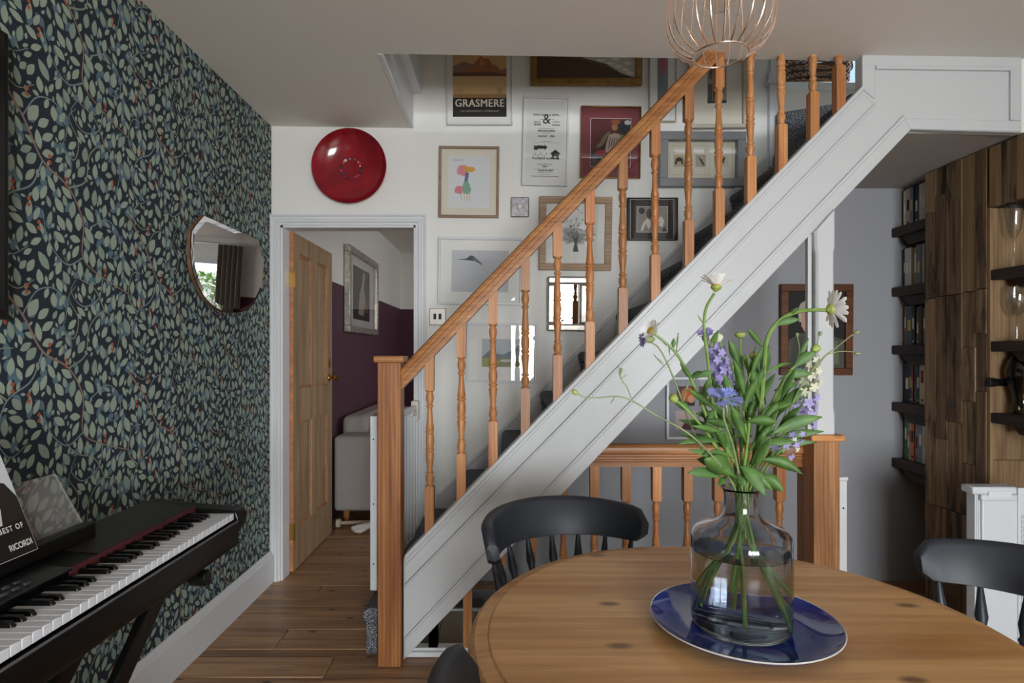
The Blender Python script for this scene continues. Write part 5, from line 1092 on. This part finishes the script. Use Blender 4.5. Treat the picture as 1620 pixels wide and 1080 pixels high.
# ================================================================ PENDANT LAMP
PXc, PYc, PZ = .436, 1.20, 1.882
pl = root('pendant_lamp', 'copper wire cage pendant lamp with a clear filament bulb', 'pendant lamp', (PXc, PYc, PZ))
prof = [(.0535, 0), (.066, .006), (.083, .018), (.096, .036), (.1035, .06), (.1055, .09), (.103, .13), (.095, .17), (.08, .205), (.058, .23), (.035, .243), (.022, .245)]
sm = spline([(r_, 0, z) for r_, z in prof], 3)
w0 = MB().tube([(v.x, 0, v.z) for v in sm], .0017, 6).build('cage_wire', copper, pl, off=(0,0,0)); w0.matrix_local = Matrix.Identity(4)
for k in range(1, 24): inst(w0, pl, Matrix.Rotation(2*PI*k/24, 4, 'Z'))
ring = lambda R_, z: [(PXc+R_*math.cos(2*PI*k/48), PYc+R_*math.sin(2*PI*k/48), PZ+z) for k in range(48)]
MB().tube(ring(.0535, 0), .0019, 8, closed=True).build('cage_ring', copper, pl)
MB().tube(ring(.022, .245), .0019, 8, closed=True).build('cage_ring', copper, pl)
MB().lathe([(.024, .24), (.024, .25), (.018, .29), (.006, .30), (.004, .30), (.004, .20), (.014, .20), (.016, .24)], c=(PXc, PYc, PZ), n=20).build('lamp_holder', copper, pl)
MB().lathe([(.013, .20), (.013, .19), (.016, .175), (.029, .145), (.031, .125), (.027, .105), (.015, .092), (0, .089)], c=(PXc, PYc, PZ), n=24).build('bulb', pane('bulb_glass', (.98, .95, .9, 1), 1.5), pl, sharp=1)
MB().tube([(PXc-.008, PYc, PZ+.19), (PXc-.010, PYc, PZ+.115), (PXc-.003, PYc, PZ+.17), (PXc+.003, PYc, PZ+.115), (PXc+.009, PYc, PZ+.17), (PXc+.008, PYc, PZ+.19)], .0016, 6).build('filament', plain('amber_filament', '#b87a2c', .4, .6), pl)
zce = zc(PXc)
MB().tube([(PXc, PYc, PZ+.29), (PXc, PYc, zce-.02)], .003, 8).build('flex', black, pl)
MB().lathe([(.005, -.04), (.03, -.03), (.048, -.008), (.05, .002), (0, .002)], c=(PXc, PYc, zce), n=24).build('ceiling_rose', copper, pl)

# ================================================================ BASKET UPSTAIRS
bx0, bx1, by0, by1, bz = 1.93, 2.40, 4.03, 4.36, 3.10
bas = root('wicker_basket', 'brown wicker basket on the upstairs ledge behind the banister', 'basket', ((bx0+bx1)/2, (by0+by1)/2, bz))
cx, cy = (bx0+bx1)/2, (by0+by1)/2; ax_, ay_ = (bx1-bx0)/2, (by1-by0)/2
def bpt(t, f, dz, off): 
    c_, s_ = math.cos(t), math.sin(t); return Vector((cx+(ax_*f+off)*math.copysign(abs(c_)**.5, c_), cy+(ay_*f+off)*math.copysign(abs(s_)**.5, s_), bz+dz))
wick = plain('wicker', '#a37d5c', .6, noise=.5, nscale=25); wick_d = plain('dark_wicker', '#4a3326', .6, noise=.4, nscale=25)
NS = 48
for row in range(18):
    dz = .012+row*.015; f = .90+.09*row/17
    MB().tube([bpt(2*PI*(k+.5)/(NS*2), f, dz, .006*(1 if (k//2+row) % 2 else -1)) for k in range(NS*2)], .0072, 6, closed=True).build('weave', wick if row % 3 else wick_d, bas)
for k in range(NS):
    t = 2*PI*(k+.5)/NS; MB().tube([bpt(t, .90, 0, 0), bpt(t, .99, .28, 0)], .004, 5).build('stake', wick_d, bas)
MB().tube([bpt(2*PI*k/96, .99, .285, 0) for k in range(96)], .013, 8, closed=True).build('rim', wick, bas)
MB().box(bx0+.05, bx1-.05, by0+.05, by1-.05, bz+.001, bz+.02).build('base', wick_d, bas)
hd = MB().tube(spline([bpt(0, .99, .24, .008), bpt(0, .99, .25, .05), bpt(0, .99, .19, .06), bpt(0, .99, .16, .01)], 6), .007, 8).build('handle', wick_d, bas)

# ================================================================ NEXT ROOM
sofa = root('sofa', 'pale grey fabric sofa in the next room', 'sofa', (-.85, 5.4, 0))
fab = plain('grey_sofa_fabric', '#aca39f', .95, noise=.12, bump=.5, nscale=160)
MB().box(-1.27, -.42, 4.36, 4.62, .10, .655).build('arm', fab, sofa, bevel=.03, seg=4)
MB().box(-1.27, -.42, 6.24, 6.45, .10, .655).build('arm', fab, sofa, bevel=.03, seg=4)
MB().box(-1.27, -.45, 4.60, 6.24, .10, .34).build('base', fab, sofa, bevel=.02)
MB().box(-1.28, -1.08, 4.61, 6.24, .34, .78).build('sofa_back', fab, sofa, bevel=.05, seg=4)
for y in (4.62, 5.44): MB().box(-1.08, -.44, y, y+.80, .34, .48).build('seat_cushion', fab, sofa, bevel=.05, seg=4)
for x in (-1.2, -.5):
    for y in (4.46, 6.36): MB().lathe([(.02, 0), (.028, .105)], c=(x, y, 0), n=12).build('sofa_leg', pine_y, sofa)
def cushion(label, loc, sx, sy, sz, rot, m):
    r = lroot('cushion', label, 'cushion', loc, rot); b = MB(); n = 14; vs = []; fs = []
    for side in (1, -1):
        for i in range(n+1):
            for j in range(n+1):
                u, v = -1+2*i/n, -1+2*j/n; h = (max(0, (1-u**4)*(1-v**4)))**.5
                vs.append((u*sx*(1-.08*v*v), v*sy*(1-.08*u*u), side*sz*h+.01*math.sin(5*u+3*v)*h))
    q = (n+1)**2
    for s_ in (0, 1):
        for i in range(n):
            for j in range(n): fs.append(tuple(s_*q+k for k in (i*(n+1)+j, (i+1)*(n+1)+j, (i+1)*(n+1)+j+1, i*(n+1)+j+1)))
    b.add(vs, fs).build('cushion_cover', m, r, sharp=2)
cushion('crumpled pale grey cushion lying on the sofa behind the arm', (-.80, 4.90, .68), .24, .19, .10, (.35, .1, .3), plain('pale_cushion_cloth', '#bdb5b3', .95))
sb = root('roller_bar', 'cream roller bar lying on the floor under the sofa arm', 'roller', (-1.0, 4.30, 0))
MB().tube([(-1.20, 4.30, .035), (-.72, 4.30, .048)], .013, 10).build('bar', pc('#b9ab92'), sb)
MB().lathe([(.012, -.016), (.03, -.014), (.032, 0), (.03, .014), (.012, .016)], M=Matrix.Translation((-1.215, 4.30, .033)) @ Matrix.Rotation(PI/2, 4, 'Y'), n=18).build('wheel', pc('#c9bfa8'), sb)
ts = root('crumpled_tissue', 'crumpled white tissue on the floorboards beyond the doorway', 'tissue', (-1.02, 4.17, 0))
bm = bmesh.new(); bmesh.ops.create_icosphere(bm, subdivisions=3, radius=1); rg = random.Random(8)
lump = [Vector((rg.uniform(-1, 1), rg.uniform(-1, 1), rg.uniform(-.2, 1))).normalized() for k in range(14)]
b = MB(); vs = []
for v in bm.verts:
    k = 1+.35*max(max(0, v.co.dot(l))**6 for l in lump)-.25*abs(math.sin(7*v.co.x+3*v.co.z)*math.cos(5*v.co.y)); vs.append(Vector((-1.02+v.co.x*.062*k+.02*max(0, v.co.x), 4.17+v.co.y*.045*k, max(.0, .028+v.co.z*.03*k+.03*max(0, v.co.x)))))
b.add(vs, [tuple(v.index for v in f.verts) for f in bm.faces]); bm.free(); b.build('tissue_paper', paper, ts, sharp=.5)
